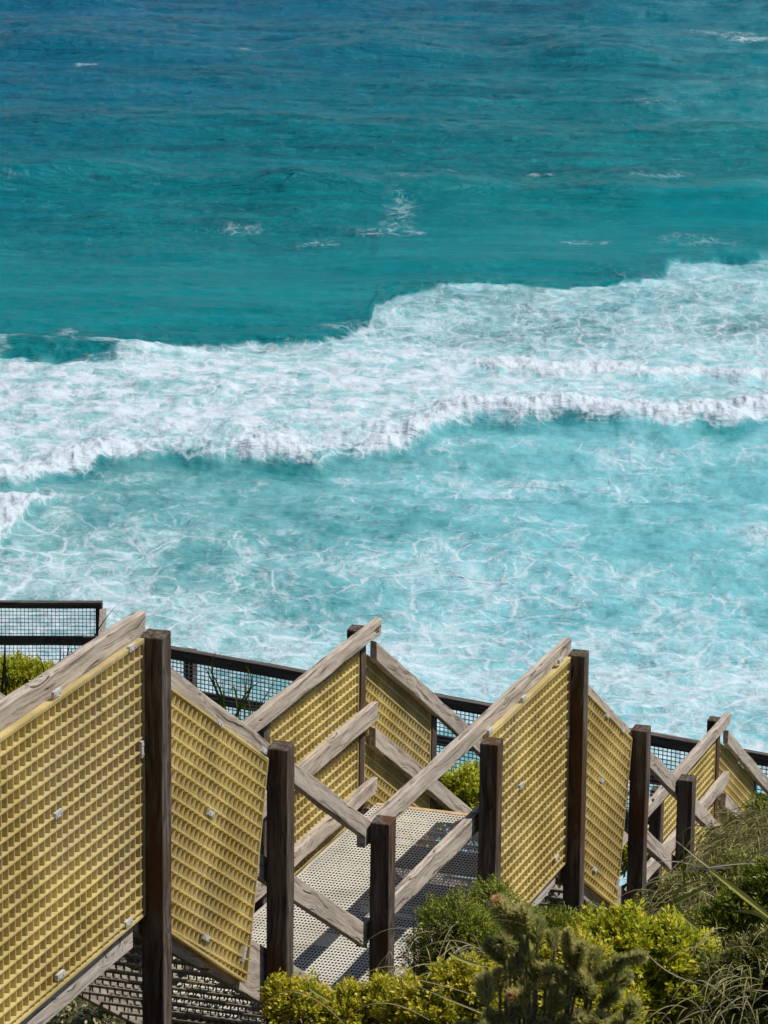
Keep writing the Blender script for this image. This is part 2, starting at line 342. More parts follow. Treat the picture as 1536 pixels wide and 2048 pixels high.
def sea_mat():
    N = NT('surf_water')
    p = N.t.nodes.new('ShaderNodeTexCoord').outputs['Object']
    foam, milk, deep, fluff, sand = (N.attr(k) for k in ('foam', 'milk', 'deep', 'fluff', 'sand'))
    w1 = N.noise(N.mapping(p, (1, 0.8, 1)), 0.38, 3, 0.5).outputs['Color']
    q = N.n('ShaderNodeVectorMath', _operation='MULTIPLY_ADD', i0=w1, i1=(2.6, 2.6, 0)); N.set(q, 'i2', p); q = q.outputs[0]
    w2 = N.noise(q, 1.9, 3, 0.6).outputs['Color']
    q2 = N.n('ShaderNodeVectorMath', _operation='MULTIPLY_ADD', i0=w2, i1=(0.36, 0.36, 0)); N.set(q2, 'i2', q); q2 = q2.outputs[0]
    def vor(scale, sy):
        return N.n('ShaderNodeTexVoronoi', _feature='DISTANCE_TO_EDGE', _voronoi_dimensions='2D', Vector=N.mapping(q2, (0.72, sy, 1)), Scale=scale).outputs['Distance']
    v1 = vor(0.55, 1.0); v2 = vor(1.35, 1.0)
    def ridge(scale, sy, detail, k, vec=q, rough=0.55):
        n_ = N.noise(N.mapping(vec, (1, sy, 1)), scale, detail, rough).outputs['Fac']
        return N.math('SUBTRACT', 1.0, N.math('MULTIPLY', N.math('ABSOLUTE', N.math('SUBTRACT', n_, 0.5)), k), clamp=True)
    br = N.noise(q2, 1.1, 5, 0.65).outputs['Fac']
    br2 = N.noise(N.mapping(q, (1.0, 0.55, 1)), 3.4, 6, 0.7).outputs['Fac']
    br3 = N.noise(N.mapping(p, (1.0, 0.5, 1)), 0.9, 5, 0.6).outputs['Fac']
    wid = foam
    def line(v, k0, k1):
        wd = N.math('MAXIMUM', N.math('MULTIPLY_ADD', wid, k1, k0), 0.004)
        return N.math('SUBTRACT', 1.0, N.sstep(v, 0.0, wd))
    l1 = line(v1, 0.002, 0.15); l2 = line(v2, 0.0, 0.17)
    r1 = N.math('POWER', ridge(0.9, 0.6, 3, 9.0), 1.5); r2 = N.math('POWER', ridge(2.3, 0.6, 3, 8.0, q2), 1.6); r3 = ridge(6.0, 0.6, 2, 6.0, q2)
    l1 = N.math('MULTIPLY', l1, N.sstep(N.math('ADD', br, N.math('MULTIPLY', foam, 0.35)), 0.48, 0.68))
    l2 = N.math('MULTIPLY', l2, N.sstep(N.math('ADD', br2, N.math('MULTIPLY', foam, 0.35)), 0.52, 0.76))
    r1 = N.math('MULTIPLY', r1, N.sstep(N.math('ADD', br3, N.math('MULTIPLY', foam, 0.40)), 0.56, 0.80))
    r2 = N.math('MULTIPLY', r2, N.sstep(N.math('ADD', br, N.math('MULTIPLY', foam, 0.50)), 0.64, 0.92))
    r3 = N.math('MULTIPLY', r3, N.sstep(N.math('ADD', br2, N.math('MULTIPLY', foam, 0.50)), 0.72, 1.0))
    ln = N.math('MAXIMUM', N.math('MULTIPLY', l1, N.math('MULTIPLY_ADD', foam, 0.75, 0.42)), N.math('MULTIPLY', l2, 0.56))
    ln = N.math('MAXIMUM', ln, N.math('MULTIPLY', r1, 0.72)); ln = N.math('MAXIMUM', ln, N.math('MULTIPLY', r2, 0.42)); ln = N.math('MAXIMUM', ln, N.math('MULTIPLY', r3, 0.22))
    ln = N.math('MULTIPLY', ln, N.sstep(foam, 0.08, 0.45))
    # broad froth
    fr = N.math('ADD', N.math('MULTIPLY', br2, 0.62), N.math('MULTIPLY', br, 0.38))
    th = N.math('MULTIPLY_ADD', foam, -0.66, 1.06)
    froth = N.sstep(fr, N.math('SUBTRACT', th, 0.16), N.math('ADD', th, 0.09))
    solid = N.sstep(foam, 0.80, 1.10)
    f = N.math('MAXIMUM', ln, froth); f = N.math('MAXIMUM', f, N.math('MULTIPLY', solid, N.sstep(br2, 0.10, 0.34)))
    f = N.math('MULTIPLY', f, N.math('MULTIPLY_ADD', N.noise(N.mapping(q, (1, .6, 1)), 3.0, 7, 0.75).outputs['Fac'], 0.9, 0.48), clamp=True)
    # water body
    wa = N.mix(deep, (0.0, 0.160, 0.192), (0.0, 0.112, 0.200))
    st_ = N.noise(N.mapping(p, (0.10, 0.34, 1)), 1.0, 6, 0.62, 0.3).outputs['Fac']
    wa = N.mix(N.math('MULTIPLY', N.sstep(st_, 0.40, 0.66), 0.5), wa, N.mix(deep, (0.002, 0.235, 0.265), (0.016, 0.15, 0.29)))
    wa = N.mix(N.math('MULTIPLY', N.sstep(N.noise(N.mapping(p, (0.07, 0.30, 1), (7, 3, 0)), 1.0, 6, 0.68, 0.4).outputs['Fac'], 0.48, 0.66), N.math('MULTIPLY_ADD', N.attr('calm'), -0.5, 0.6)), wa, N.mix(deep, (0.0, 0.080, 0.108), (0.0, 0.050, 0.105)))
    mk = N.math('ADD', milk, N.math('MULTIPLY', N.math('SUBTRACT', N.noise(N.mapping(q, (1, .5, 1)), 0.42, 7, 0.58).outputs['Fac'], 0.5), 1.7))
    mk = N.math('MULTIPLY', N.sstep(mk, 0.02, 0.98), N.sstep(milk, 0.03, 0.36))
    far_ = N.attr('far')
    wa = N.mix(N.math('MULTIPLY', mk, N.math('MULTIPLY_ADD', far_, -0.55, 1.0)), wa, N.mix(N.attr('side'), (0.13, 0.34, 0.37), (0.15, 0.43, 0.50)))
    wa = N.mix(N.math('MULTIPLY', sand, N.sstep(br, 0.4, 0.7)), wa, (0.35, 0.42, 0.33))
    haze = N.math('MULTIPLY', N.math('MULTIPLY', N.attr('mist'), N.sstep(N.math('ADD', br, N.math('MULTIPLY', N.attr('mist'), 0.45)), 0.45, 0.92)), 0.92)
    wa = N.mix(haze, wa, (0.38, 0.60, 0.67))
    col = N.mix(f, wa, (0.54, 0.62, 0.71))
    N.set(N.b, 'Base Color', col)
    N.set(N.b, 'Roughness', N.math('MULTIPLY_ADD', f, 0.5, N.math('MULTIPLY_ADD', N.attr('far'), -0.12, 0.32))); N.b.inputs['IOR'].default_value = 1.33
    N.set(N.b, 'Specular IOR Level', N.math('ADD', N.math('MULTIPLY_ADD', f, -0.10, 0.18), N.math('MULTIPLY', N.attr('far'), 0.06)))
    h1 = N.noise(N.mapping(p, (0.24, 1.0, 1)), 1.0, 6, 0.60, 0.5).outputs['Fac']
    h2 = N.noise(N.mapping(p, (0.8, 2.4, 1)), 1.5, 4, 0.6).outputs['Fac']
    hh = N.math('ADD', N.math('MULTIPLY', h1, 0.9), N.math('MULTIPLY', h2, 0.22))
    b1 = N.bump(N.math('MULTIPLY', hh, N.math('MULTIPLY', N.math('MULTIPLY_ADD', N.attr('calm'), -0.65, 1.0), N.math('MULTIPLY_ADD', N.sstep(milk, 0.05, 0.5), -0.6, 1.0))), 1.0, 1.1)
    puff = N.noise(N.mapping(p, (1.0, 0.45, 1.6)), 2.2, 6, 0.62).outputs['Fac']
    b2 = N.bump(N.math('ADD', N.math('MULTIPLY', f, 0.4), N.math('ADD', N.math('MULTIPLY', br2, 0.25), N.math('MULTIPLY', puff, N.math('MULTIPLY', fluff, 2.2)))), 0.5, 0.16, b1)
    N.set(N.b, 'Normal', b2); return N.m
V, F4, at = build_sea()
sea = mesh_obj('water', V, F4, sea_mat(), smooth=True, attrs=at)
tag(sea, 'turquoise sea with bands of white surf and deeper blue water farther out', 'sea', kind='structure')

# ---------------------------------------------------------------- ground
def gz(a, b):
    a = np.asarray(a, float); b = np.asarray(b, float)
    z = -7.2 - 0.33*(a-15.8)
    z = z + np.where(b < -8, (-8-b)*0.10, 0) + 0.22*np.clip(b+6.0, 0, 14)*np.exp(-((a-24)/11.0)**2)
    z = z - 0.65*np.clip(a-36, 0, 40) - 0.5*np.clip(b-12, 0, 30)*0.2
    z = z - 0.30*np.exp(-((b+7.1)/0.8)**4) + 0.18*fbm(a*0.5, b*0.5, 4)
    return z
def ground():
    aa = np.concatenate([np.arange(-30, 8, 1.0), np.arange(8, 37, 0.16), np.arange(37, 130, 1.5)])
    bb = np.concatenate([np.arange(-90, -14, 2.0), np.arange(-14, 2, 0.16), np.arange(2, 90, 2.0)])
    A_, B_ = np.meshgrid(aa, bb, indexing='ij')
    Z = np.maximum(gz(A_, B_), -CAMZ - 3)
    X = A_*dA.x + B_*dB.x; Y = A_*dA.y + B_*dB.y
    V = np.stack([X, Y, Z + CAMZ], -1).reshape(-1, 3)
    n, m = A_.shape; idx = np.arange(n*m).reshape(n, m)
    F4 = np.stack([idx[:-1, :-1], idx[:-1, 1:], idx[1:, 1:], idx[1:, :-1]], -1).reshape(-1, 4)
    N = NT('scrub_soil'); p = N.t.nodes.new('ShaderNodeTexCoord').outputs['Object']
    a1 = N.noise(p, 1.2, 5).outputs['Fac']; a2 = N.noise(p, 26, 4, 0.7).outputs['Fac']; a3 = N.noise(p, 9, 4, 0.7).outputs['Fac']
    c = N.ramp(a2, [(0.35, (0.012, 0.010, 0.006)), (0.55, (0.05, 0.04, 0.022)), (0.72, (0.16, 0.13, 0.08))])
    c = N.mix(N.sstep(a3, 0.48, 0.62), c, (0.035, 0.05, 0.012)); c = N.mix(N.math('MULTIPLY', N.sstep(a1, 0.5, 0.7), 0.4), c, (0.10, 0.085, 0.05))
    N.set(N.b, 'Base Color', c); N.b.inputs['Roughness'].default_value = 0.95
    N.set(N.b, 'Normal', N.bump(a2, 1.0, 0.04))
    o = mesh_obj('ground', V, F4[:, ::-1], N.m, smooth=True)
    # make sure faces look up
    return tag(o, 'dark sandy headland slope under the coastal scrub', 'ground', kind='structure')
ground()

# ---------------------------------------------------------------- staircase
BN, BF = -6.45, -7.70             # outer face of near rails, inner face of far rails
SLOPE = 0.58
ORG = (18.9, -7.1, -8.9)
stair = empty('staircase', W(*ORG), -AL)
tag(stair, 'weathered timber beach staircase of alternating landings and flights, screened with yellow grating', 'staircase')
def beam(name, s0, s1, b0, b1, mat, parent=stair, org=ORG, jit=0.0022, bev=0.005, seg=0.22, horiz=False):
    """s0=(a,ztop,zbot) start, s1=(a,ztop,zbot) end; extruded from b0 to b1. Local X runs along the grain."""
    L0 = np.array(s0, float); L1 = np.array(s1, float)
    vertical = abs(L1[0]-L0[0]) < 1e-6
    a0, t0, u0 = L0; a1, t1, u1 = L1
    mid0 = np.array([a0, (t0+u0)/2]); mid1 = np.array([a1, (t1+u1)/2]); ang = math.atan2(mid1[1]-mid0[1], mid1[0]-mid0[0])
    ln = math.hypot(*(mid1-mid0)); n = max(2, int(ln/seg)+1)
    ca, sa = math.cos(ang), math.sin(ang)
    vs = []
    def loc(a, z): d = (a-mid0[0], z-mid0[1]); return d[0]*ca+d[1]*sa, -d[0]*sa+d[1]*ca
    bc = (b0+b1)/2
    for i in range(n):
        t = i/(n-1); a = a0+(a1-a0)*t; zt = t0+(t1-t0)*t; zb = u0+(u1-u0)*t
        xt, zt_ = loc(a, zt); xb, zb_ = loc(a, zb)
        for (x, z), b in (((xt, zt_), b0), ((xt, zt_), b1), ((xb, zb_), b1), ((xb, zb_), b0)):
            j = rng.normal(0, jit, 3); vs.append((x+j[0]*(1 if 0 < i < n-1 else 0.3), -(b-bc)+j[1], z+j[2]))
    fs = []
    for i in range(n-1):
        for k in range(4): fs.append((4*i+k, 4*i+(k+1) % 4, 4*i+4+(k+1) % 4, 4*i+4+k))
    fs.append((0, 3, 2, 1)); fs.append((4*n-4, 4*n-3, 4*n-2, 4*n-1))
    # local frame: X along beam in (A,Z) plane; Y = -B ; Z = perpendicular
    ex = Vector((0, ca, sa)); ey = Vector((-1, 0, 0)); ez = Vector((0, -sa, ca))
    mt = Matrix((ex, ey, ez)).transposed().to_4x4()
    mt.translation = Vector((bc-org[1], mid0[0]-org[0], mid0[1]-org[2]))
    o = mesh_obj(name, vs, fs, mat, parent, mtx=mt)
    me = o.data
    import bmesh
    bm = bmesh.new(); bm.from_mesh(me); bmesh.ops.recalc_face_normals(bm, faces=bm.faces); bm.to_mesh(me); bm.free()
    if bev:
        md = o.modifiers.new('bev', 'BEVEL'); md.width = bev; md.segments = 2; md.limit_method = 'ANGLE'; md.angle_limit = math.radians(50)
    return o
def boxpts(pts8):
    return pts8
def post(a, ztop, zbot, b0, size=0.097, mat=post_m, parent=stair, org=ORG, name='post'):
    """vertical square post; local X runs up the post (grain)"""
    n = max(3, int((ztop-zbot)/0.3)); vs = []; fs = []
    lean = rng.normal(0, 0.002, 2)
    for i in range(n):
        x = (ztop-zbot)*i/(n-1)
        for sy, sz in ((-1, -1), (1, -1), (1, 1), (-1, 1)):
            j = rng.normal(0, 0.0012, 3); tx = 0
            if i == n-1: tx = 0.012*(sy)*0.5
            vs.append((x+tx, sy*size/2+j[1]+lean[0]*x, sz*size/2+j[2]+lean[1]*x))
    for i in range(n-1):
        for k in range(4): fs.append((4*i+k, 4*i+(k+1) % 4, 4*i+4+(k+1) % 4, 4*i+4+k))
    fs.append((0, 3, 2, 1)); fs.append((4*n-4, 4*n-3, 4*n-2, 4*n-1))
    mt = Matrix(((0, 0, 1), (0, 1, 0), (-1, 0, 0))).transposed().to_4x4()   # X->up
    mt = Matrix(((0, 0, -1, 0), (0, 1, 0, 0), (1, 0, 0, 0), (0, 0, 0, 1)))
    mt.translation = Vector((b0+size/2-org[1], a+size/2-org[0], zbot-org[2]))
    o = mesh_obj(name, vs, fs, mat, parent, mtx=mt)
    import bmesh
    bm = bmesh.new(); bm.from_mesh(o.data); bmesh.ops.recalc_face_normals(bm, faces=bm.faces); bm.to_mesh(o.data); bm.free()
    md = o.modifiers.new('bev', 'BEVEL'); md.width = 0.006; md.segments = 2; md.limit_method = 'ANGLE'; md.angle_limit = math.radians(50)
    return o
def clip_seg(poly, p, d):
    t0, t1 = -1e9, 1e9; n = len(poly); cx = sum(q[0] for q in poly)/n; cy = sum(q[1] for q in poly)/n
    for i in range(n):
        x0, y0 = poly[i]; x1, y1 = poly[(i+1) % n]; nx, ny = -(y1-y0), x1-x0
        if (cx-x0)*nx+(cy-y0)*ny < 0: nx, ny = -nx, -ny
        den = d[0]*nx+d[1]*ny; num = (p[0]-x0)*nx+(p[1]-y0)*ny
        if abs(den) < 1e-9:
            if num < 0: return None
            continue
        t = -num/den
        if den > 0: t0 = max(t0, t)
        else: t1 = min(t1, t)
    return (t0, t1) if t1 - t0 > 0.012 else None
def screen(poly, ang, b0, b1, pitch=0.0617, bar=0.0125, name='screen_panel', parent=stair, org=ORG, mat=screen_m, ph=(0, 0), rim=True):
    """square grating; poly in (a,z); rows run at angle ang"""
    vs = []; fs = []
    c, s = math.cos(ang), math.sin(ang)
    def addbar(p, q, hw, e0, e1, taper=1.0):
        dx, dz = q[0]-p[0], q[1]-p[1]; l = math.hypot(dx, dz); nx, nz = -dz/l*hw, dx/l*hw
        base = len(vs)
        for (a, z) in (p, q):
            for sg, e, tp in ((-1, e0, taper), (1, e0, taper), (1, e1, 1.0), (-1, e1, 1.0)):
                vs.append((e-org[1], a+nx*sg*tp-org[0], z+nz*sg*tp-org[2]))
        for k in range(4): fs.append((base+k, base+(k+1) % 4, base+4+(k+1) % 4, base+4+k))
        fs.append((base+3, base+2, base+1, base)); fs.append((base+4, base+5, base+6, base+7))
    P0 = poly[0]
    for k in range(-90, 91):
        for d, nrm, prd in (((c, s), (-s, c), 0.0015), ((-s, c), (c, s), -0.0005)):
            hz = prd > 0; off = k*pitch + (ph[0] if hz else ph[1])
            p = (P0[0]+nrm[0]*off, P0[1]+nrm[1]*off)
            r = clip_seg(poly, p, d)
            if not r: continue
            hw = (bar*0.31 if hz else bar*0.30)*(1.0+0.12*random.random())
            j = random.uniform(-.0006, .0006)
            addbar((p[0]+d[0]*r[0], p[1]+d[1]*r[0]), (p[0]+d[0]*r[1], p[1]+d[1]*r[1]), hw, b0-prd+j, (b1 if hz else b1-0.003)+prd+j, 0.8)
    if rim:
        n = len(poly)
        for i in range(n):
            p, q = poly[i], poly[(i+1) % n]
            e = 0.0032
            addbar(p, q, bar*0.45, b0+0.002, b1+e, 0.8)
    o = mesh_obj(name, vs, fs, mat, parent)
    return o
def clip(parent, a, z, ang=0.0, b=BN+0.068, L=0.075, H=0.026, vert=False):
    if vert: ang += math.pi/2
    c, s = math.cos(ang), math.sin(ang); vs = []
    pts = [(-L/2, -H/2), (L/2, -H/2), (L/2, H/2), (-L/2, H/2)]
    for e in (b-0.014, b):
        for x, y in pts: vs.append((e-ORG[1], a+x*c-y*s-ORG[0], z+x*s+y*c-ORG[2]))
    fs = [(0, 1, 2, 3), (7, 6, 5, 4), (0, 4, 5, 1), (1, 5, 6, 2), (2, 6, 7, 3), (3, 7, 4, 0)]
    # two screw heads
    for sx in (-0.3*L, 0.3*L):
        base = len(vs)
        for k in range(6):
            t = k*math.pi/3; x = sx+0.006*math.cos(t); y = 0.006*math.sin(t)
            vs.append((b+0.004-ORG[1], a+x*c-y*s-ORG[0], z+x*s+y*c-ORG[2]))
        fs.append(tuple(base+k for k in range(6)))
    o = mesh_obj('clip', vs, fs, clip_m, parent); return o
def cyl(name, p, axis, r, l, mat, parent, org=ORG, seg=10):
    """disc/bolt: p=(a,b,z); axis 'a' or 'b'"""
    vs = []; fs = []
    for e in (0, l):
        for k in range(seg):
            t = 2*math.pi*k/seg; u, v = r*math.cos(t), r*math.sin(t)
            if axis == 'a': q = (p[1]+u, p[0]-e, p[2]+v)
            else: q = (p[1]+e, p[0]+u, p[2]+v)
            vs.append((q[0]-org[1], q[1]-org[0], q[2]-org[2]))
    for k in range(seg): fs.append((k, (k+1) % seg, seg+(k+1) % seg, seg+k))
    fs.append(tuple(range(seg, 2*seg))); return mesh_obj(name, vs, fs, mat, parent)

T = 0.046                         # plank thickness
RH = 0.102                        # rail height
zf1, zf2 = -6.05, -8.03
zt1, zt2 = -4.863, -6.846         # top of top rails on landing 1, 2
a1s, a1e, a2s, a2e, a3s = 11.9, 15.78, 18.78, 22.56, 28.2
drop2 = 3.30
zf3, zt3 = zf2-drop2, zt2-drop2
S2 = drop2/(a3s-22.5)
def flat(name, a0, a1, zt, h, side, mat=rail_m, t=T, d=0.0):
    b = (BN-t-0.026, BN-0.026) if side == 'n' else (BF-t, BF)
    return beam(name, (a0, zt, zt-h), (a1, zt, zt-h), b[0]+d, b[1]+d, mat)
def incl(name, a0, z0, a1, s, h, side, mat=rail_m, t=T, d=0.0):
    b = (BN-t-0.026, BN-0.026) if side == 'n' else (BF-t, BF); z1 = z0-(a1-a0)*s
    return beam(name, (a0, z0, z0-h), (a1, z1, z1-h), b[0]+d, b[1]+d, mat)
for side in 'nf':
    # landing 1
    flat('handrail', a1s, 15.79, zt1, RH, side); flat('mid_rail', a1s, 15.74, zt1-0.530, 0.115, side)
    flat('kick_board', a1s, 15.76, zf1+0.165, RH, side)
    # flight 1
    incl('handrail', 15.80, -5.04, 18.95, SLOPE, 0.118, side); incl('mid_rail', 15.80, -5.03-0.60, 18.84, SLOPE, 0.130, side)
    incl('stringer', 15.66, -6.02, 18.84, SLOPE, 0.300, side)
    # landing 2
    flat('handrail', a2s, 22.60, zt2, RH, side); flat('mid_rail', a2s, 22.56, zt2-0.530, 0.118, side)
    flat('kick_board', a2s+0.1, 22.56, zf2+0.165, RH, side)
    # flight 2
    incl('handrail', 22.52, -6.975, a3s+0.1, S2, 0.122, side); incl('mid_rail', 22.52, -6.975-0.56, a3s+0.05, S2, 0.125, side)
    incl('stringer', 22.40, -8.02, a3s, S2, 0.300, side)
# landing 3 and flight 3 (far side in view, near side under the scrub)
for side in 'f':
    flat('handrail', a3s, 31.82, zt3, RH, side); flat('mid_rail', a3s, 31.82, zt3-0.530, 0.115, side); flat('kick_board', a3s, 31.75, zf3+0.165, RH, side)
    incl('handrail', 31.74, zt3-0.14, 35.2, SLOPE, 0.125, side); incl('mid_rail', 31.74, zt3-0.70, 35.2, SLOPE, 0.125, side)
    incl('stringer', 31.6, zf3+0.01, 35.2, SLOPE, 0.30, side)
# edge joists below the decks
for (s, e, z, x) in ((a1s, 15.62, zf1-0.035, 15.6), (18.95, 22.38, zf2-0.035, 22.4), (28.3, 31.6, zf3-0.035, 31.6)):
    for side in 'nf': flat('edge_joist', s, e, z, 0.295, side, kick_m)
# posts
near_posts = [(15.68, -4.945, -7.9), (17.27, -5.938, -8.4), (18.81, -6.808, -8.8), (20.69, -6.935, -9.3), (22.47, -6.908, -9.9), (23.95, -7.825, -10.4), (25.23, -8.560, -10.9), (26.75, -9.46, -11.4)]
P_ = []
for a, zt, zb in near_posts: P_.append(post(a, zt, zb, BN-0.008, size=0.107))
far_posts = [(13.9, -4.93, -7.3), (15.68, -4.80, -7.9), (17.27, -5.97, -8.4), (18.81, -6.85, -8.8), (20.66, -6.93, -9.3), (22.36, -6.868, -9.9), (23.80, -7.84, -10.4), (25.25, -8.70, -10.9), (26.9, -9.66, -11.4), (28.25, -10.22, -11.9), (29.75, -10.21, -12.4), (31.55, -10.15, -12.9), (33.0, -11.02, -13.5)]
for a, zt, zb in far_posts: P_.append(post(a, zt, zb, BF-T-0.099))
# bolts and bolt heads
for k_, (a, zs) in {5: (22.41, (zt2-0.05, zt2-0.585, zf2+0.10)), 4: (20.71, (zt2-0.05, zt2-0.585)), 6: (23.85, (-7.80, -8.36)), 11: (31.60, (zt3-.05, zt3-.585, zf3+.1))}.items():
    for z in zs:
        for da in (-0.022, 0.024): cyl('bolt', (a+da, BF-0.002, z+da*0.6), 'b', 0.0075, 0.007, bolt_m, P_[len(near_posts)+k_])
for k_, (a, zs) in {2: (18.86, (-7.36,)), 3: (20.74, (zt2-0.585,))}.items():
    for z in zs: cyl('bolt', (a, BN+0.096, z), 'b', 0.010, 0.014, bolt_m, P_[k_])
for (a, z) in [(15.895, -6.179), (15.846, -6.215), (15.906, -6.326), (15.845, -6.389)]: cyl('bolt', (a+0.02, BN+0.098, z), 'b', 0.009, 0.022, bolt_m, P_[0])
for (a, z) in [(22.867, -8.156), (22.771, -8.21), (22.881, -8.325), (22.773, -8.364)]: cyl('bolt', (a+0.02, BN+0.098, z), 'b', 0.009, 0.022, bolt_m, P_[4])
cyl('bolt', (15.68, BN+0.052, -6.37), 'a', 0.016, 0.010, bolt_m, P_[0]); cyl('bolt', (22.47, BN+0.052, -8.28), 'a', 0.016, 0.010, bolt_m, P_[4])
cyl('bolt', (17.30, BN+0.098, -6.98), 'b', 0.011, 0.025, bolt_m, P_[1])
# screens, near side (outside of the rails, between the posts)
PB0, PB1 = BN-0.020, BN+0.010
s1 = screen([(13.30, -4.960), (15.675, -4.960), (15.675, -6.235), (13.30, -6.235)], 0.0, PB0, PB1, ph=(-.012, -.004))
for x in [(15.538, -4.959), (14.718, -4.93), (14.721, -5.461), (15.481, -6.207), (14.725, -6.183)]: clip(s1, x[0], x[1], b=PB1+0.008)
clip(s1, 15.645, -5.455, vert=True, b=PB1+0.008)
an1 = -math.atan(0.58)
s2 = screen([(15.80, -5.165), (17.235, -5.985), (16.95, -7.02), (15.80, -6.315)], an1, PB0, PB1)
for x in [(16.581, -5.606), (17.171, -5.92), (16.479, -6.019), (16.414, -6.606)]: clip(s2, x[0], x[1], an1, b=PB1+0.008)
clip(s2, *(16.914, -6.865), an1, vert=True, b=PB1+0.008)
s3 = screen([(20.80, -6.93), (22.462, -6.93), (22.462, -8.235), (20.80, -8.235)], 0.0, PB0, PB1, ph=(-.02, -.01))
for x in [(22.232, -6.884), (21.483, -6.905), (20.831, -6.91), (21.468, -7.436), (22.242, -8.137)]: clip(s3, x[0], x[1], b=PB1+0.008)
clip(s3, 22.44, -7.394, vert=True, b=PB1+0.008)
an2 = -math.atan(S2)
s4 = screen([(22.585, -7.115), (23.93, -7.885), (23.66, -8.93), (22.585, -8.32)], an2, PB0, PB1)
for x in [(23.314, -7.545), (23.696, -7.754), (23.224, -7.95), (23.111, -8.5)]: clip(s4, x[0], x[1], an2, b=PB1+0.008)
clip(s4, *(23.674, -8.79), an2, vert=True, b=PB1+0.008)
# screens, far side (behind the rails)
FB0, FB1 = BF-T-0.050, BF-T-0.014
screen([(20.77, -6.90), (22.352, -6.90), (22.352, -8.20), (20.77, -8.20)], 0.0, FB0, FB1)
screen([(22.475, -7.05), (23.79, -7.81), (23.79, -9.03), (22.475, -8.27)], an2, FB0, FB1)
screen([(13.30, -4.90), (15.66, -4.90), (15.66, -6.2), (13.30, -6.2)], 0.0, FB0, FB1)
screen([(29.86, zt3-.09), (31.54, zt3-.09), (31.54, zf3-.17), (29.86, zf3-.17)], 0.0, FB0, FB1)
screen([(31.66, zt3-.22), (32.98, zt3-.98), (32.98, zt3-2.2), (31.66, zt3-1.45)], an1, FB0, FB1)
# decks: moulded mini-mesh sheets
def deck(a0, a1, z):
    b0, b1 = BF+0.004, BN-T-0.030
    vs = []; fs = []
    for zz in (0.0,):
        for a, b in ((a0, b0), (a1, b0), (a1, b1), (a0, b1)): vs.append((b-ORG[1], a-ORG[0], z+zz-ORG[2]))
    fs = [(0, 1, 2, 3)]
    o = mesh_obj('landing_deck', vs, fs, deck_m, stair)
    beam('nosing', (a1, z+0.003, z-0.05), (a1+0.045, z+0.003, z-0.05), b0, b1, strip_m, parent=stair, jit=0.0)
    # joists across under the mesh
    for k in range(int((a1-a0)/0.6)+1):
        a = a0+0.02+k*0.6
        if a+0.05 < a1: beam('joist', (a, z-0.02, z-0.16), (a+0.05, z-0.02, z-0.16), b0+0.01, b1-0.01, post_m, jit=0.0)
deck(a1s, 15.52, zf1); deck(18.84, 22.50, zf2); deck(28.2, 31.7, zf3)
def tread(a, z, g=0.25):
    vs = []; fs = []
    def bx(a0, a1, b0, b1, z0, z1):
        base = len(vs)
        for zz in (z0, z1):
            for aa, bb in ((a0, b0), (a1, b0), (a1, b1), (a0, b1)): vs.append((bb-ORG[1], aa-ORG[0], zz-ORG[2]))
        for f in ((3, 2, 1, 0), (4, 5, 6, 7), (0, 1, 5, 4), (1, 2, 6, 5), (2, 3, 7, 6), (3, 0, 4, 7)): fs.append(tuple(base+i for i in f))
    b0, b1 = BF+0.006, BN-T-0.032
    for off in (0.0, 0.129):
        bx(a+off, a+off+0.008, b0, b1, z-0.012, z+0.002)
        k = b0
        while k < b1:
            if random.random() < 0.8: bx(a+off+0.001, a+off+0.030, k, k+0.016, z-0.011, z)
            bx(a+off-0.002, a+off+0.003, k+0.004, k+0.011, z-0.034, z-0.012); k += 0.0415
    return mesh_obj('tread', vs, fs, tread_m, stair)
n1 = 13
for i in range(1, n1): tread(15.54+0.258*(i-1), zf1-(zf1-zf2)/n1*i)
n2 = 21
for i in range(1, n2): tread(22.56+0.272*(i-1), zf2-drop2/n2*i)
for i in range(1, 12): tread(31.75+0.27*(i-1), zf3-0.157*i)

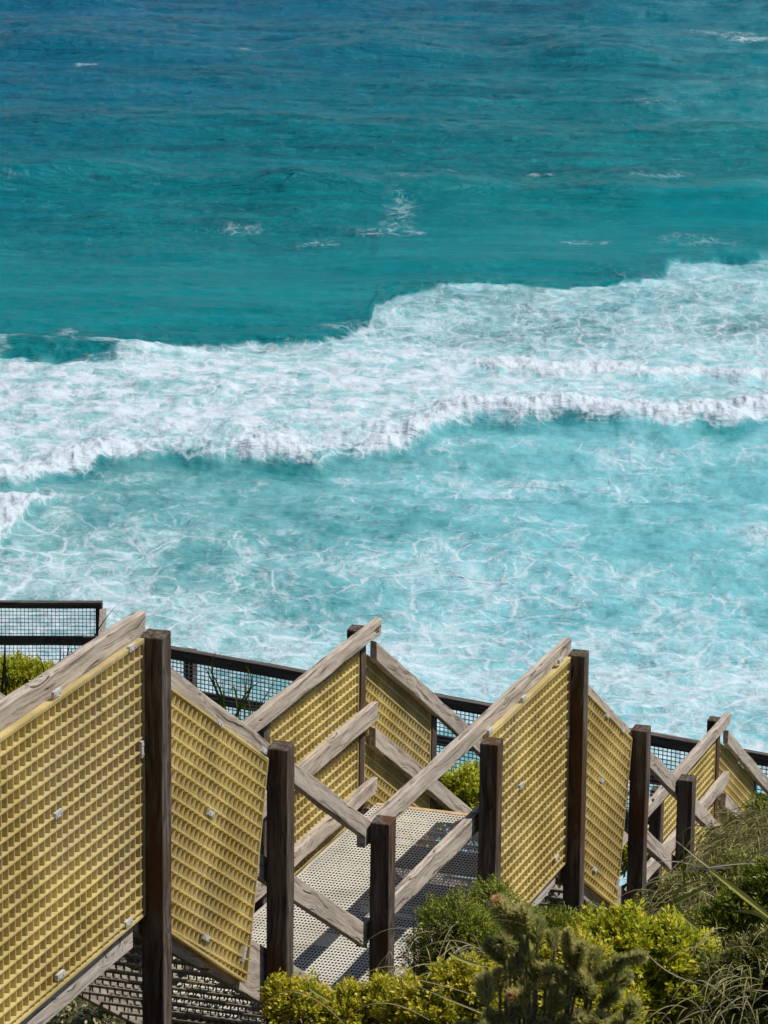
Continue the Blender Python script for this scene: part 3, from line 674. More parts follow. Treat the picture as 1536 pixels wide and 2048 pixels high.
# ---------------------------------------------------------------- far mesh fences
def mesh_fence(name, label, P0, P1, rails, zt, postlist, mesh_rows, pitch, mat_mesh, pt=0.09, mesh_seg=None, wire=0.0035, extra=None):
    """P0,P1: (x,y,ztop) world ends of the top rail. rails: list (dz_top, height)"""
    P0 = Vector(P0); P1 = Vector(P1); d = P1-P0; L = d.length; hx = Vector((d.x, d.y, 0)).normalized(); up = Vector((0, 0, 1)); nrm = hx.cross(up)
    root = empty(name, P0 - up*1.3); tag(root, label, 'fence')
    def pt3(t, dz, off=0.0): return P0 + d*t + up*dz + nrm*off - root.location
    def bar(nm, t0, t1, dz, h, th, mat, off=0.0):
        ln = (d*(t1-t0)).length; n = max(2, int(ln/0.4)); vs = []; fs = []
        ang = math.asin(d.z/L)
        for i in range(n+1):
            x = ln*i/n
            for y, z in ((-th/2, 0), (th/2, 0), (th/2, -h), (-th/2, -h)):
                j = rng.normal(0, 0.002, 2); vs.append((x, y+j[0], z+j[1]))
        for i in range(n):
            for k in range(4): fs.append((4*i+k, 4*i+4+k, 4*i+4+(k+1) % 4, 4*i+(k+1) % 4))
        fs.append((0, 1, 2, 3)); fs.append((4*n+3, 4*n+2, 4*n+1, 4*n))
        ex = d.normalized(); ey = up.cross(ex).normalized(); ez = ex.cross(ey)
        mt = Matrix((ex, ey, ez)).transposed().to_4x4(); mt.translation = pt3(t0, dz, off)
        o = mesh_obj(nm, vs, fs, mat, root, mtx=mt)
        md = o.modifiers.new('bev', 'BEVEL'); md.width = 0.006; md.segments = 2
        return o
    for (nm, dz, h, th) in rails: bar(nm, 0, 1, dz, h, th, darkrail_m)
    for t in postlist:
        c = pt3(t, -0.02, 0); s = pt/2; vs = []; fs = []
        for z in (0, -1.9):
            for u, v in ((-s, -s), (s, -s), (s, s), (-s, s)):
                q = c + hx*u + nrm*(v - 0.075) + up*z; vs.append(tuple(q))
        fs = [(0, 1, 5, 4), (1, 2, 6, 5), (2, 3, 7, 6), (3, 0, 4, 7), (3, 2, 1, 0), (4, 5, 6, 7)]
        mesh_obj('post', vs, fs, post_m, root)
    # wire mesh
    vs = []; fs = []
    def wirebar(a, b, r):
        base = len(vs); dd = (b-a).normalized(); s1 = dd.cross(nrm).normalized()
        for p in (a, b):
            for u, v in ((-r, -r), (r, -r), (r, r), (-r, r)): vs.append(tuple(p + s1*u + nrm*v))
        for k in range(4): fs.append((base+k, base+(k+1) % 4, base+4+(k+1) % 4, base+4+k))
    n = int(L/pitch)
    zs0, zs1 = mesh_rows
    for i in range(n+1): wirebar(pt3(i/n, zs0, 0.03), pt3(i/n, zs1, 0.03), wire)
    m = int((zs0-zs1)/pitch)
    for j in range(m+1): wirebar(pt3(0, zs0-j*pitch, 0.034), pt3(1, zs0-j*pitch, 0.034), wire)
    mesh_obj('wire_mesh', vs, fs, mat_mesh, root)
    return root, pt3
fence2, f2p = mesh_fence('mesh_fence', 'long dark fence with grey mesh sloping down to the right behind the staircase', (-2.704, 37.891, 33.925), (4.072, 35.585, 33.434),
    [('top_rail', 0, 0.112, 0.09), ('mid_rail', -0.40, 0.092, 0.07), ('bottom_rail', -0.80, 0.10, 0.07)], 0, [0.012, 0.118, 0.37, 0.62, 0.85], (-0.10, -0.86), 0.0415, wireg_m, pt=0.10, wire=0.0036)
fence1, f1p = mesh_fence('mesh_fence', 'level dark fence with square wire mesh at the left edge, ending in a pale board standing in for its sunlit end face', (-5.169, 39.0, 33.941), (-2.831, 39.0, 33.957),
    [('top_rail', 0, 0.070, 0.07), ('mid_rail', -0.37, 0.085, 0.07)], 0, [0.02, 0.5, 0.985], (-0.06, -0.62), 0.0385, wire_m, pt=0.07, wire=0.0026)

# sunlit end face of the lookout fence, put in as an added paler board
_e = Vector((-2.799, 38.9, 33.969)) - fence1.location; _v = []
for dx, dz in ((-0.030, 0), (0.032, -0.004), (0.016, -0.345), (-0.046, -0.33)):
    for dy in (0.03, 0.0): _v.append((_e.x+dx, _e.y+dy-0.22+dx*1.5, _e.z+dz))
mesh_obj('lit_end_face', _v, [(0, 2, 4, 6), (7, 5, 3, 1), (0, 1, 3, 2), (2, 3, 5, 4), (4, 5, 7, 6), (6, 7, 1, 0)], kick_m, fence1)


# ---------------------------------------------------------------- plants
def quads(P, D, S, W_, L_, fold=0.0):
    """leaf diamonds: P base points, D direction, S side vector; returns verts (n*4), faces"""
    n = len(P)
    v0 = P; v1 = P + D*(L_*0.5)[:, None] + S*(W_*0.5)[:, None]; v2 = P + D*L_[:, None]; v3 = P + D*(L_*0.5)[:, None] - S*(W_*0.5)[:, None]
    V = np.stack([v0, v1, v2, v3], 1).reshape(-1, 3); F = np.arange(4*n).reshape(n, 4); return V, F
def unit(v): return v/np.maximum(np.linalg.norm(v, axis=-1, keepdims=True), 1e-9)
def leaf_cloud(centres, n_sprig, leaves, L, Wd, spread=0.035, up=0.6, shell=0.45, jitter_r=0.16, rr_=None):
    """centres: list of (x,y,z,rx,ry,rz) lobes relative to the plant base; sprigs of leaves mostly near the surface"""
    r_ = rr_ or rng
    cs = np.array(centres); vol = cs[:, 3]*cs[:, 4]*cs[:, 5]; pr = vol**0.75; pr /= pr.sum()
    ci = r_.choice(len(cs), n_sprig, p=pr); c = cs[ci]
    dr = unit(r_.normal(size=(n_sprig, 3))); dr[:, 2] = np.where(dr[:, 2] < -0.3, -dr[:, 2]*0.6, dr[:, 2])
    rad = 1 - shell*r_.random(n_sprig)**1.5
    # uneven outline
    lump = 1 + jitter_r*np.sin(dr[:, 0]*7+ci)+jitter_r*np.sin(dr[:, 1]*9+2*ci)*np.cos(dr[:, 2]*8)
    p = c[:, :3] + dr*c[:, 3:]*(rad*lump)[:, None]
    ax = unit(dr + np.array([0, 0, up]) + r_.normal(0, 0.25, (n_sprig, 3)))
    P = np.repeat(p, leaves, 0); AX = np.repeat(ax, leaves, 0)
    k = np.tile(np.arange(leaves), n_sprig)/max(1, leaves-1)
    P = P + AX*(k*spread)[:, None]
    out = unit(np.cross(AX, r_.normal(size=P.shape)))
    D = unit(AX*(0.35+0.7*k)[:, None] + out*0.8)
    S = unit(np.cross(D, AX + r_.normal(0, .2, P.shape)))
    n = len(P); Lr = L*r_.uniform(0.65, 1.25, n); Wr = Wd*r_.uniform(0.7, 1.2, n)
    V, F = quads(P, D, S, Wr, Lr)
    tone = np.repeat(np.clip(r_.normal(0.5, 0.16, n_sprig), 0, 1), leaves)
    rnd = np.clip(tone + r_.normal(0, 0.13, n) + 0.22*(k-0.4), 0, 1)
    return V, F, np.repeat(rnd, 4)
def tube_mesh(paths):
    vs = []; fs = []
    for pts, r0, r1 in paths:
        pts = [Vector(p) for p in pts]; n = len(pts); base = len(vs)
        for i, p in enumerate(pts):
            t = (pts[min(i+1, n-1)]-pts[max(i-1, 0)]).normalized(); s = t.cross(Vector((0.3, 0.2, 1))).normalized(); u = s.cross(t)
            r = r0+(r1-r0)*i/(n-1)
            for k in range(5):
                a = 2*math.pi*k/5; vs.append(tuple(p + s*math.cos(a)*r + u*math.sin(a)*r))
        for i in range(n-1):
            for k in range(5): fs.append((base+5*i+k, base+5*i+(k+1) % 5, base+5*i+5+(k+1) % 5, base+5*i+5+k))
    return vs, fs
def bush(label, base, lobes, n_sprig, leaves, L, Wd, mat, name='shrub', cat='shrub', group=None, **kw):
    """base: world point on the ground; lobes: world (x,y,z,rx,ry,rz)"""
    root = empty(name, base); tag(root, label, cat, group)
    b = np.array(base); lb = [(x-b[0], y-b[1], z-b[2], rx, ry, rz) for x, y, z, rx, ry, rz in lobes]
    V, F, rnd = leaf_cloud(lb, n_sprig, leaves, L, Wd, **kw)
    mesh_obj('foliage', V, F, mat, root, attrs=dict(rnd=rnd))
    paths = []
    for (x, y, z, rx, ry, rz) in lb:
        for k in range(7):
            e = Vector((x+random.uniform(-.7, .7)*rx, y+random.uniform(-.7, .7)*ry, z+random.uniform(-.1, .75)*rz)); m = e*0.5+Vector((random.uniform(-.05, .05), random.uniform(-.05, .05), -0.02))
            paths.append(([Vector((0, 0, -0.1)), m, e], 0.010, 0.003))
    vs, fs = tube_mesh(paths); mesh_obj('stems', vs, fs, twig_m, root)
    return root
def ribbon(paths, wid):
    """blades: list of (pts(list of Vector), width, tone)"""
    vs = []; fs = []; rn = []
    for pts, wd, tone in paths:
        pts = [Vector(p) for p in pts]; n = len(pts); base = len(vs); sd = Vector((random.uniform(-1, 1), random.uniform(-0.5, 0.5), random.uniform(-.3, .3)))
        for i, p in enumerate(pts):
            t = (pts[min(i+1, n-1)]-pts[max(i-1, 0)]).normalized(); s = t.cross(sd.cross(t)).cross(t)
            s = t.cross(Vector((0.15, -1, 0.35))).normalized()
            f = i/(n-1); ww = wd*min(1, 0.55+1.6*f)*(1-f**2.2)+0.0004
            vs += [tuple(p-s*ww/2), tuple(p+Vector((0, 0.3, -0.5))*ww*0.35), tuple(p+s*ww/2)]; rn += [tone+0.12*f]*3
        for i in range(n-1):
            for k in range(2): fs.append((base+3*i+k, base+3*i+k+1, base+3*i+4+k, base+3*i+3+k))
    return vs, fs, np.clip(rn, 0, 1)
def bez(p0, p1, p2, n=9):
    p0, p1, p2 = Vector(p0), Vector(p1), Vector(p2)
    return [p0*(1-t)**2 + p1*2*t*(1-t) + p2*t*t for t in [i/(n-1) for i in range(n)]]
def tussock(label, base, r, h, n, wid, mat, name='grass_tussock', cat='grass', droop=1.0, tone=(0.2, 0.9), lean=(0, 0), group=None, seg=8):
    root_loc = Vector(base); P = []
    for i in range(n):
        t = random.uniform(0, 2*math.pi); rr = r*math.sqrt(random.random()); out = Vector((math.cos(t), math.sin(t), 0))
        p0 = out*rr*0.45; hh = h*random.uniform(0.45, 1.1); L = r*random.uniform(0.6, 1.5)
        ln = Vector((lean[0], lean[1], 0))
        p1 = p0 + out*L*0.35 + Vector((0, 0, hh*1.25)) + ln*0.5; p2 = p0 + out*L*(0.8+0.4*droop) + Vector((0, 0, hh*(1.0-0.95*droop*random.uniform(0.3, 1.2)))) + ln
        P.append((bez(p0, p1, p2, seg), wid*random.uniform(.6, 1.3), random.uniform(*tone)))
    vs, fs, rn = ribbon(P, wid)
    o = mesh_obj(name, vs, fs, mat, attrs=dict(rnd=rn)); o.location = root_loc
    return tag(o, label, cat, group)
def gbase(X, Y): a, b = AB(X, Y); return (X, Y, float(gz(a, b)) + CAMZ)
def under(lobes, back=0.0):
    x = sum(l[0] for l in lobes)/len(lobes); y = sum(l[1] for l in lobes)/len(lobes); g = gbase(x, y)
    print('bush', round(x, 2), round(y, 2), 'ground', round(g[2]-CAMZ, 2), 'lobes bottom', round(min(l[2]-l[5] for l in lobes)-CAMZ, 2), 'top', round(max(l[2]+l[5] for l in lobes)-CAMZ, 2))
    return g
def B(label, lobes, n, lv, L, Wd, mat, **kw): return bush(label, under(lobes), lobes, n, lv, L, Wd, mat, **kw)
B('low yellow-green shrub in front of the foot of the second near post', [(-0.355, 17.0, 38.282, 0.148, 0.139, 0.131), (-0.152, 17.0, 38.241, 0.169, 0.15, 0.131), (0.028, 17.0, 38.31, 0.127, 0.123, 0.118), (-0.43, 17.0, 38.353, 0.068, 0.072, 0.076), (-0.061, 17.0, 38.189, 0.19, 0.148, 0.106)], 3000, 8, 0.022, 0.012, yellow_leaf, shell=0.5)
B('yellow-tipped shrub at the bottom edge, just left of the grey-green woolly shrub', [(0.243, 16.3, 38.554, 0.182, 0.166, 0.15), (0.382, 16.3, 38.693, 0.134, 0.109, 0.085), (0.119, 16.3, 38.494, 0.101, 0.111, 0.122), (0.503, 16.3, 38.545, 0.142, 0.132, 0.122)], 3000, 8, 0.022, 0.012, yellow_leaf)
B('fine-leaved green shrub beside the shaded end of the landing grating', [(0.371, 19.3, 37.83, 0.149, 0.144, 0.139), (0.5, 19.3, 37.737, 0.134, 0.139, 0.144), (0.264, 19.3, 37.666, 0.101, 0.122, 0.144), (0.362, 19.3, 37.545, 0.192, 0.168, 0.144)], 2600, 9, 0.020, 0.007, dark_leaf, spread=0.06)
B('dark green shrub growing against the foot of the large near screen', [(0.617, 20.8, 37.4, 0.088, 0.098, 0.109), (0.771, 20.8, 37.256, 0.181, 0.137, 0.093), (0.977, 20.8, 37.23, 0.196, 0.142, 0.088), (1.156, 20.8, 37.208, 0.155, 0.116, 0.078), (0.69, 20.8, 37.145, 0.207, 0.168, 0.129)], 2300, 9, 0.024, 0.008, dark_leaf, spread=0.07)
B('broad bright green shrub, the largest one at the lower right', [(1.144, 18.0, 38.221, 0.188, 0.177, 0.166), (1.372, 18.0, 38.148, 0.197, 0.188, 0.179), (1.529, 18.0, 38.048, 0.17, 0.159, 0.148), (1.269, 18.0, 37.982, 0.268, 0.215, 0.161), (1.041, 18.0, 38.042, 0.116, 0.125, 0.134), (1.463, 18.0, 37.856, 0.246, 0.179, 0.112)], 6500, 8, 0.034, 0.015, bright_leaf, spread=0.045)
B('olive scrub at the right edge below the arching blades', [(1.67, 17.6, 38.204, 0.166, 0.149, 0.131), (1.795, 17.6, 38.293, 0.153, 0.149, 0.144), (1.734, 17.6, 38.019, 0.197, 0.16, 0.123), (1.917, 17.6, 38.145, 0.131, 0.164, 0.197)], 2600, 8, 0.026, 0.011, olive_leaf)
B('dark shrub at the right edge under the arching blades', [(2.027, 20.5, 37.474, 0.194, 0.181, 0.168), (2.157, 20.5, 37.618, 0.153, 0.166, 0.178), (1.867, 20.5, 37.415, 0.153, 0.127, 0.102)], 3000, 8, 0.026, 0.009, dark_leaf)
B('olive undergrowth at the foot of the last near post', [(1.879, 22.3, 36.903, 0.222, 0.18, 0.139), (1.706, 22.3, 36.808, 0.166, 0.133, 0.1), (2.082, 22.3, 36.998, 0.194, 0.175, 0.155), (2.001, 22.3, 36.749, 0.249, 0.18, 0.111), (1.619, 22.3, 36.744, 0.139, 0.103, 0.067)], 3800, 8, 0.026, 0.008, olive_leaf, spread=0.06)
B('mossy green shrub seen between the rails of the second flight', [(0.746, 33.0, 33.955, 0.197, 0.217, 0.238), (0.858, 33.0, 33.729, 0.246, 0.246, 0.246), (0.599, 33.0, 33.68, 0.246, 0.246, 0.246), (1.032, 33.0, 33.64, 0.246, 0.246, 0.246), (2.25, 33.0, 33.379, 0.246, 0.246, 0.246), (2.428, 33.0, 33.198, 0.246, 0.226, 0.205)], 4200, 7, 0.05, 0.018, bright_leaf, spread=0.06)
B('rounded green shrub at the left edge below the lookout fence', [(-2.749, 27.0, 36.803, 0.134, 0.124, 0.114), (-2.574, 27.0, 36.813, 0.128, 0.114, 0.101), (-2.427, 27.0, 36.785, 0.114, 0.107, 0.101), (-2.287, 27.0, 36.772, 0.121, 0.107, 0.094), (-2.154, 27.0, 36.715, 0.114, 0.101, 0.087), (-2.611, 27.0, 36.658, 0.235, 0.185, 0.134), (-2.366, 27.0, 36.632, 0.268, 0.201, 0.134), (-2.12, 27.0, 36.579, 0.201, 0.168, 0.134), (-2.89, 27.0, 36.736, 0.201, 0.185, 0.168)], 7500, 8, 0.026, 0.009, bright_leaf, spread=0.06, shell=0.6)
B('grass-grown hump hiding the end of the second flight', [(2.36, 24.3, 36.4, 0.254, 0.266, 0.278), (2.596, 24.3, 36.504, 0.272, 0.287, 0.302), (2.174, 24.3, 36.246, 0.169, 0.175, 0.181)], 2600, 8, 0.04, 0.008, olive_leaf, spread=0.09, up=-0.2)
B('spreading green shrub at the right behind the grassy hump', [(2.77, 27.0, 35.801, 0.168, 0.168, 0.168), (2.929, 27.0, 35.803, 0.201, 0.201, 0.201)], 1500, 8, 0.03, 0.01, dark_leaf)
# drooping grass over the hump
def drape(label, starts, n, wid, mat, L, tone, cat='grass', name='grass_tussock', down=0.5, dirx=-0.3):
    P = []
    o0 = Vector(starts[0])
    for i in range(n):
        s = Vector(random.choice(starts)) - o0 + Vector((random.uniform(-.16, .16), random.uniform(-.25, .25), random.uniform(-.12, .10)))
        t = random.uniform(0, 2*math.pi); l = L*random.uniform(.5, 1.25)
        e = s + Vector((math.cos(t)*l*.6 + dirx*l, math.sin(t)*l*.45 - 0.25*l, -down*l*random.uniform(.4, 1.5)))
        m = (s+e)*0.5 + Vector((0, 0, l*0.38)); P.append((bez(s, m, e, 8), wid*random.uniform(.6, 1.4), random.uniform(*tone)))
    vs, fs, rn = ribbon(P, wid); o = mesh_obj(name, vs, fs, mat, attrs=dict(rnd=rn)); o.location = o0
    return tag(o, label, cat)
drape('drooping olive grass tufts covering the hump at the right edge', [(2.216, 24.1, 36.62), (2.343, 24.2, 36.67), (2.519, 24.4, 36.687), (2.224, 23.9, 36.656), (2.379, 23.9, 36.691), (2.134, 23.9, 36.523), (2.357, 24.0, 36.689), (2.512, 24.0, 36.757)], 1100, 0.0065, straw_leaf, 0.24, (0.05, 0.62))
drape('pale dry grass tangled below the last near post', [(1.758, 21.9, 37.078), (1.925, 22.2, 37.064), (2.0, 21.7, 37.123), (1.659, 21.7, 37.058), (2.184, 22.5, 37.084), (1.798, 21.3, 37.177)], 420, 0.005, straw_leaf, 0.30, (0.1, 0.8))
drape('tangled dry grass at the lower right corner', [(1.657, 17.4, 38.441), (1.671, 17.0, 38.377), (1.521, 16.8, 38.358), (1.388, 16.8, 38.333), (1.735, 17.0, 38.497)], 150, 0.004, straw_leaf, 0.24, (0.2, 0.9))
drape('dry straw caught in the fine-leaved shrub by the landing', [(0.302, 18.9, 37.885), (0.425, 18.8, 37.898), (0.225, 18.6, 37.893), (0.488, 18.3, 38.01)], 60, 0.0045, straw_leaf, 0.34, (0.5, 1.0))
def blades(label, plist, wid, mat, tone=(0.5, 1), name='sedge', cat='sedge', sag=0.0):
    o0 = Vector(plist[0][0]); P = []
    for pts in plist:
        pts = [Vector(p)-o0 for p in pts]
        if len(pts) == 3:
            m = pts[1]*2 - (pts[0]+pts[2])*0.5; path = bez(pts[0], m, pts[2], 12)
        else: path = bez(pts[0], (pts[0]+pts[1])*0.5, pts[1], 6)
        P.append((path, wid*random.uniform(.75, 1.2), random.uniform(*tone)))
    vs, fs, rn = ribbon(P, wid); o = mesh_obj(name, vs, fs, mat, attrs=dict(rnd=rn)); o.location = o0
    return tag(o, label, cat)
blades('long yellow-green blades arching in from the right edge', [[(2.071, 20.0, 37.636), (1.841, 20.0, 37.823), (1.72, 20.0, 37.911)], [(1.69, 20.0, 37.57), (1.553, 20.0, 37.764), (1.787, 20.0, 37.864)], [(1.489, 20.0, 37.694), (1.606, 20.0, 37.751), (1.787, 20.0, 37.859)], [(2.085, 20.0, 37.603), (1.977, 20.0, 37.669), (1.859, 20.0, 37.673)]], 0.036, blade_leaf, (0.7, 1))
blades('thin straw stalks crossing in front of the last near posts', [[(1.831, 20.5, 37.695), (1.721, 20.5, 37.785), (1.555, 20.5, 37.919)], [(1.777, 20.5, 37.714), (1.64, 20.5, 37.769), (1.479, 20.5, 37.77)], [(2.098, 20.5, 37.774), (1.802, 20.5, 37.751), (1.428, 20.5, 37.662)], [(2.108, 20.5, 37.874), (2.016, 20.5, 37.816), (1.938, 20.5, 37.716)], [(2.002, 20.5, 37.416), (1.835, 20.5, 37.558), (1.644, 20.5, 37.641)], [(1.884, 20.5, 37.741), (1.803, 20.5, 37.74), (1.736, 20.5, 37.722)]], 0.015, straw_leaf, (0.6, 1))
blades('single green blade standing in front of the last near post', [[(1.64, 20.5, 37.613), (1.635, 20.5, 37.784), (1.624, 20.5, 37.954)]], 0.014, blade_leaf, (0.4, .5), name='sedge')
blades('bleached twigs arching over the shrubs beside the landing', [[(0.505, 15.8, 38.966), (0.294, 15.8, 39.075), (0.087, 15.8, 38.961)], [(0.463, 15.8, 38.977), (0.357, 15.8, 39.042), (0.211, 15.8, 39.029)], [(0.591, 15.8, 38.789), (0.421, 15.8, 38.965), (0.357, 15.8, 39.031)], [(0.509, 15.8, 38.721), (0.298, 15.8, 38.808), (0.129, 15.8, 38.884)], [(0.15, 15.8, 38.9), (0.297, 15.8, 38.864), (0.423, 15.8, 38.82)], [(0.215, 15.8, 38.717), (0.005, 15.8, 38.793), (-0.141, 15.8, 38.702)], [(-0.12, 15.8, 38.669), (-0.33, 15.8, 38.834), (-0.498, 15.8, 38.765)], [(0.633, 15.8, 38.812), (0.506, 15.8, 38.899), (0.472, 15.8, 39.032)]], 0.006, straw_leaf, (0.6, 1), name='dry_twigs', cat='twigs')
blades('short green blade lying over the yellow-tipped shrub', [[(0.294, 16.0, 38.944), (0.384, 16.0, 38.9), (0.49, 16.0, 38.878)]], 0.02, blade_leaf, (.8, 1), name='sedge')
blades('pale twigs over the broad bright shrub', [[(1.629, 17.0, 38.304), (1.444, 17.0, 38.446), (1.414, 17.0, 38.326)], [(1.193, 17.0, 38.587), (1.331, 17.0, 38.469), (1.535, 17.0, 38.411)], [(1.806, 17.0, 38.39), (1.67, 17.0, 38.401), (1.626, 17.0, 38.376)], [(1.519, 17.0, 38.207), (1.402, 17.0, 38.35), (1.29, 17.0, 38.324)]], 0.006, straw_leaf, (0.6, 1), name='dry_twigs', cat='twigs')
blades('thin upright brown stem in front of the landing grating', [[(0.158, 17.5, 38.164), (0.16, 17.5, 38.386), (0.153, 17.5, 38.602)]], 0.008, blade_leaf, (0, .1), name='stem', cat='plant')
R1 = blades('clump of upright reeds behind the rail of the first flight', [[(-0.993, 26.0, 36.761), (-0.926, 26.0, 36.992), (-0.791, 26.0, 37.092)], [(-1.01, 26.0, 36.779), (-1.129, 26.0, 37.043), (-1.203, 26.0, 37.2)], [(-1.027, 26.0, 36.779), (-1.146, 26.0, 37.131), (-1.102, 26.0, 37.307)], [(-1.061, 26.0, 36.814), (-1.095, 26.0, 37.025), (-1.199, 26.0, 37.214)], [(-0.926, 26.0, 36.744), (-0.892, 26.0, 36.922), (-0.967, 26.0, 37.15)], [(-1.044, 26.0, 36.778), (-1.068, 26.0, 36.955), (-1.078, 26.0, 37.114)], [(-0.959, 26.0, 36.708), (-0.825, 26.0, 36.922), (-0.704, 26.0, 37.128)], [(-0.926, 26.0, 36.709), (-0.926, 26.0, 36.957), (-0.903, 26.0, 37.204)], [(-0.993, 26.0, 36.779), (-1.163, 26.0, 36.954), (-1.281, 26.0, 37.066)], [(-0.892, 26.0, 36.709), (-0.757, 26.0, 36.852), (-0.892, 26.0, 36.9)], [(-1.095, 26.0, 36.813), (-1.23, 26.0, 36.989), (-1.365, 26.0, 37.128)], [(-0.96, 26.0, 36.744), (-0.994, 26.0, 37.026), (-1.027, 26.0, 36.991)], [(-1.044, 26.0, 36.778), (-0.892, 26.0, 37.028), (-0.926, 26.0, 37.203)]], 0.014, blade_leaf, (0.0, 0.6), name='reeds', cat='reeds')
blades('dark reeds standing left of the first landing rail', [[(-2.625, 26.5, 36.783), (-2.601, 26.5, 37.035), (-2.594, 26.5, 37.257)], [(-2.304, 26.5, 36.787), (-2.199, 26.5, 37.04), (-2.105, 26.5, 37.177)], [(-2.218, 26.5, 36.824), (-2.216, 26.5, 37.039), (-2.207, 26.5, 37.19)], [(-2.19, 26.5, 36.824), (-2.188, 26.5, 37.076), (-2.201, 26.5, 37.111)], [(-2.322, 26.5, 36.787), (-2.336, 26.5, 37.038), (-2.394, 26.5, 37.102)], [(-2.114, 26.5, 36.861), (-1.991, 26.5, 37.221), (-1.807, 26.5, 37.487)], [(-2.218, 26.5, 36.788), (-2.113, 26.5, 37.041), (-2.138, 26.5, 37.255)], [(-2.59, 26.5, 36.784), (-2.594, 26.5, 37.035), (-2.592, 26.5, 37.179)], [(-2.2, 26.5, 36.86), (-2.164, 26.5, 37.112), (-2.146, 26.5, 37.183)]], 0.013, darkblade_m, name='reeds', cat='reeds')
def fuzzy(label, base, plumes, mat):
    """woolly shrub: every plume is a stem clad in short needles"""
    root = empty('woolly_shrub', base); tag(root, label, 'shrub'); b = Vector(base)
    Vs = []; Fs = []; rn = []; off = 0; paths = []
    for (p0, p1, r) in plumes:
        p0 = Vector(p0)-b; p1 = Vector(p1)-b; n = int(1000*max(0.6, (p1-p0).length/0.07)*(r/0.03))
        t = rng.random(n)**0.9; ax = np.array((p1-p0).normalized()); P = np.array(p0)[None]+np.array(p1-p0)[None]*t[:, None]
        o = unit(np.cross(ax[None], rng.normal(size=(n, 3)))); D = unit(o + ax[None]*rng.uniform(0.5, 1.3, (n, 1)))
        prof = np.sqrt(np.clip(1.02-np.abs(2*t-0.9)**3, 0.12, 1)); L = r*prof*rng.uniform(.6, 1.3, n)*1.1
        S = unit(np.cross(D, rng.normal(size=(n, 3)))); P = P + o*(r*0.12)
        V, F = quads(P, D, S, np.full(n, 0.0030), L); Vs.append(V); Fs.append(F+off); off += len(V)
        base_t = random.uniform(.30, .62); tip = random.random() < .35
        rn.append(np.repeat(np.clip(rng.normal(base_t, .13, n) + (0.38*np.clip((t-.6)/.4, 0, 1) if tip else 0.1*t), 0, 1), 4))
        m = (p0*0.5); paths.append(([Vector((random.uniform(-.02, .02), 0, -.05)), m+Vector((random.uniform(-.03, .03), 0, -.02)), p0, p1], 0.007, 0.0025))
    mesh_obj('foliage', np.concatenate(Vs), np.concatenate(Fs), mat, root, attrs=dict(rnd=np.concatenate(rn)))
    vs, fs = tube_mesh(paths); mesh_obj('stems', vs, fs, twig_m, root)
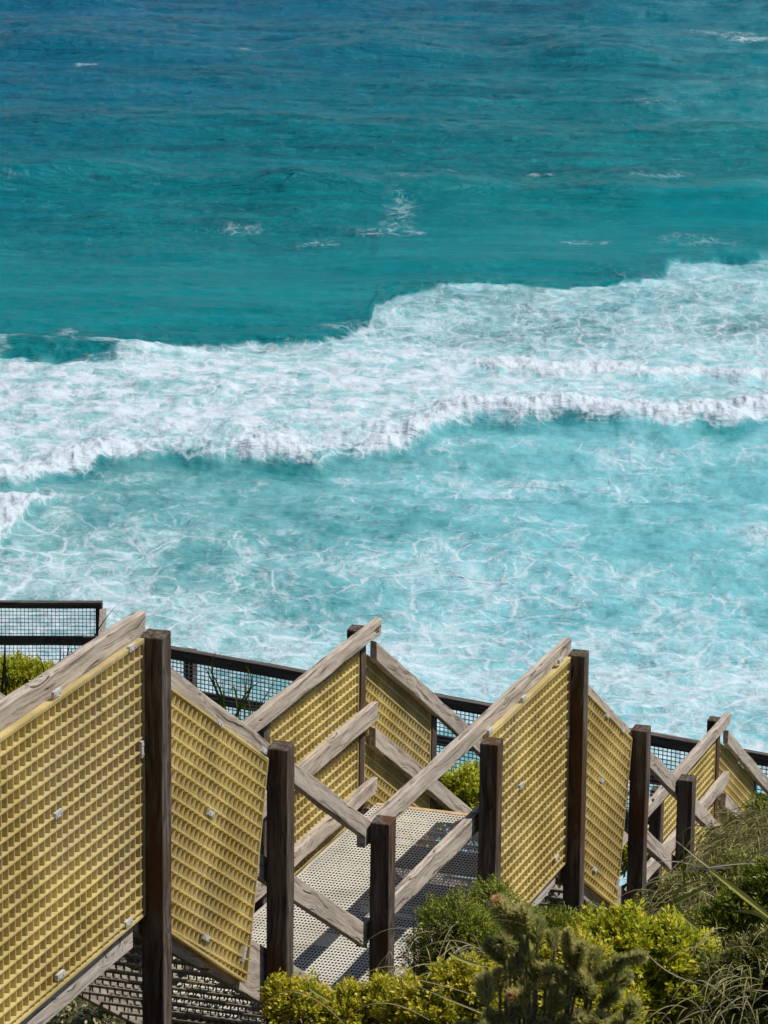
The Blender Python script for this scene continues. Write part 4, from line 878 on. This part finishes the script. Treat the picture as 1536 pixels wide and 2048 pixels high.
PL = [[(0.356, 9.6, 41.409), (0.293, 9.6, 41.515)], [(0.375, 9.6, 41.415), (0.357, 9.6, 41.493)], [(0.344, 9.6, 41.381), (0.305, 9.6, 41.415)], [(0.401, 9.6, 41.389), (0.391, 9.6, 41.456)], [(0.319, 9.6, 41.341), (0.274, 9.6, 41.401)], [(0.383, 9.6, 41.341), (0.344, 9.6, 41.388)], [(0.484, 9.6, 41.336), (0.473, 9.6, 41.45)], [(0.497, 9.6, 41.322), (0.511, 9.6, 41.404)], [(0.542, 9.6, 41.303), (0.549, 9.6, 41.37)], [(0.549, 9.6, 41.296), (0.623, 9.6, 41.358)], [(0.611, 9.6, 41.351), (0.673, 9.6, 41.381)], [(0.277, 9.6, 41.225), (0.264, 9.6, 41.29)], [(0.459, 9.6, 41.309), (0.421, 9.6, 41.328)], [(0.422, 9.6, 41.274), (0.472, 9.6, 41.309)], [(0.346, 9.6, 41.24), (0.384, 9.6, 41.294)], [(0.308, 9.6, 41.259), (0.307, 9.6, 41.32)], [(0.499, 9.6, 41.255), (0.536, 9.6, 41.296)], [(0.563, 9.6, 41.228), (0.6, 9.6, 41.276)], [(0.628, 9.6, 41.188), (0.652, 9.6, 41.243)], [(0.436, 9.6, 41.2), (0.461, 9.6, 41.254)], [(0.373, 9.6, 41.185), (0.359, 9.6, 41.246)], [(0.271, 9.6, 41.157), (0.296, 9.6, 41.198)], [(0.539, 9.6, 41.16), (0.563, 9.6, 41.215)], [(0.445, 9.6, 41.376), (0.438, 9.6, 41.416)], [(0.575, 9.6, 41.256), (0.64, 9.6, 41.311)], [(0.412, 9.6, 41.131), (0.424, 9.6, 41.186)], [(0.489, 9.6, 41.132), (0.5, 9.6, 41.187)], [(0.332, 9.6, 41.307), (0.357, 9.6, 41.341)], [(0.396, 9.6, 41.294), (0.408, 9.6, 41.342)], [(0.297, 9.6, 41.137), (0.258, 9.6, 41.173)], [(0.361, 9.6, 41.124), (0.322, 9.6, 41.171)], [(0.31, 9.6, 41.158), (0.347, 9.6, 41.199)], [(0.565, 9.6, 41.133), (0.583, 9.6, 41.174)], [(0.642, 9.6, 41.134), (0.609, 9.6, 41.181)], [(0.513, 9.6, 41.173), (0.512, 9.6, 41.214)], [(0.221, 9.6, 41.129), (0.214, 9.6, 41.17)], [(0.45, 9.6, 41.159), (0.481, 9.6, 41.18)], [(0.384, 9.6, 41.247), (0.333, 9.6, 41.273)], [(0.53, 9.6, 41.275), (0.497, 9.6, 41.329)]]
RAD = [26,24,24,22,22,24,18,20,17,19,17,22,22,24,24,20,24,22,20,26,24,22,26,18,18,24,24,22,22,24,24,22,22,22,22,18,24,20,20]
pl = [(a[0], (a[1][0], a[1][1]+random.uniform(-.06, .06), a[1][2]), r*9.6/8045*1.05) for a, r in zip(PL, RAD)]
fuzzy('soft-focus grey-green woolly shrub in the foreground at bottom centre', gbase(0.36, 9.7), pl, grey_leaf)
blades('short yellow-green blade beside the yellow-green shrub at the bottom', [[(-0.292, 16.0, 38.779), (-0.25, 16.0, 38.746), (-0.165, 16.0, 38.697)]], 0.02, blade_leaf, (.8, 1))
B('sunlit yellow-green shrub directly behind the grey-green woolly shrub', [(0.69, 17.3, 38.37, 0.194, 0.157, 0.12), (0.895, 17.3, 38.409, 0.142, 0.131, 0.12), (0.555, 17.3, 38.259, 0.151, 0.129, 0.108), (0.808, 17.3, 38.225, 0.237, 0.183, 0.129), (1.016, 17.3, 38.13, 0.194, 0.157, 0.12)], 4200, 8, 0.026, 0.012, yellow_leaf, spread=0.045)
# leaf litter under the first landing
def litter():
    n = 22000; a = np.concatenate([rng.uniform(11.5, 17.5, 6000), rng.uniform(17, 21.5, n-6000)]); b = np.concatenate([rng.uniform(-8.6, -5.6, 6000), rng.uniform(-10.5, -7.6, n-6000)]); z = gz(a, b) + rng.uniform(0.005, .08, n)
    P = np.stack([a*dA.x+b*dB.x, a*dA.y+b*dB.y, z+CAMZ], -1); D = unit(rng.normal(size=(n, 3))*[1, 1, .5]); S = unit(np.cross(D, rng.normal(size=(n, 3))))
    V, F = quads(P, D, S, rng.uniform(.010, .024, n), rng.uniform(.014, .05, n))
    o = mesh_obj('leaf_litter', V, F, straw_leaf, attrs=dict(rnd=np.repeat(rng.random(n)**2, 4)))
    tag(o, 'dry leaves and small stones on the ground under the first landing', 'leaf litter', kind='stuff')
litter()
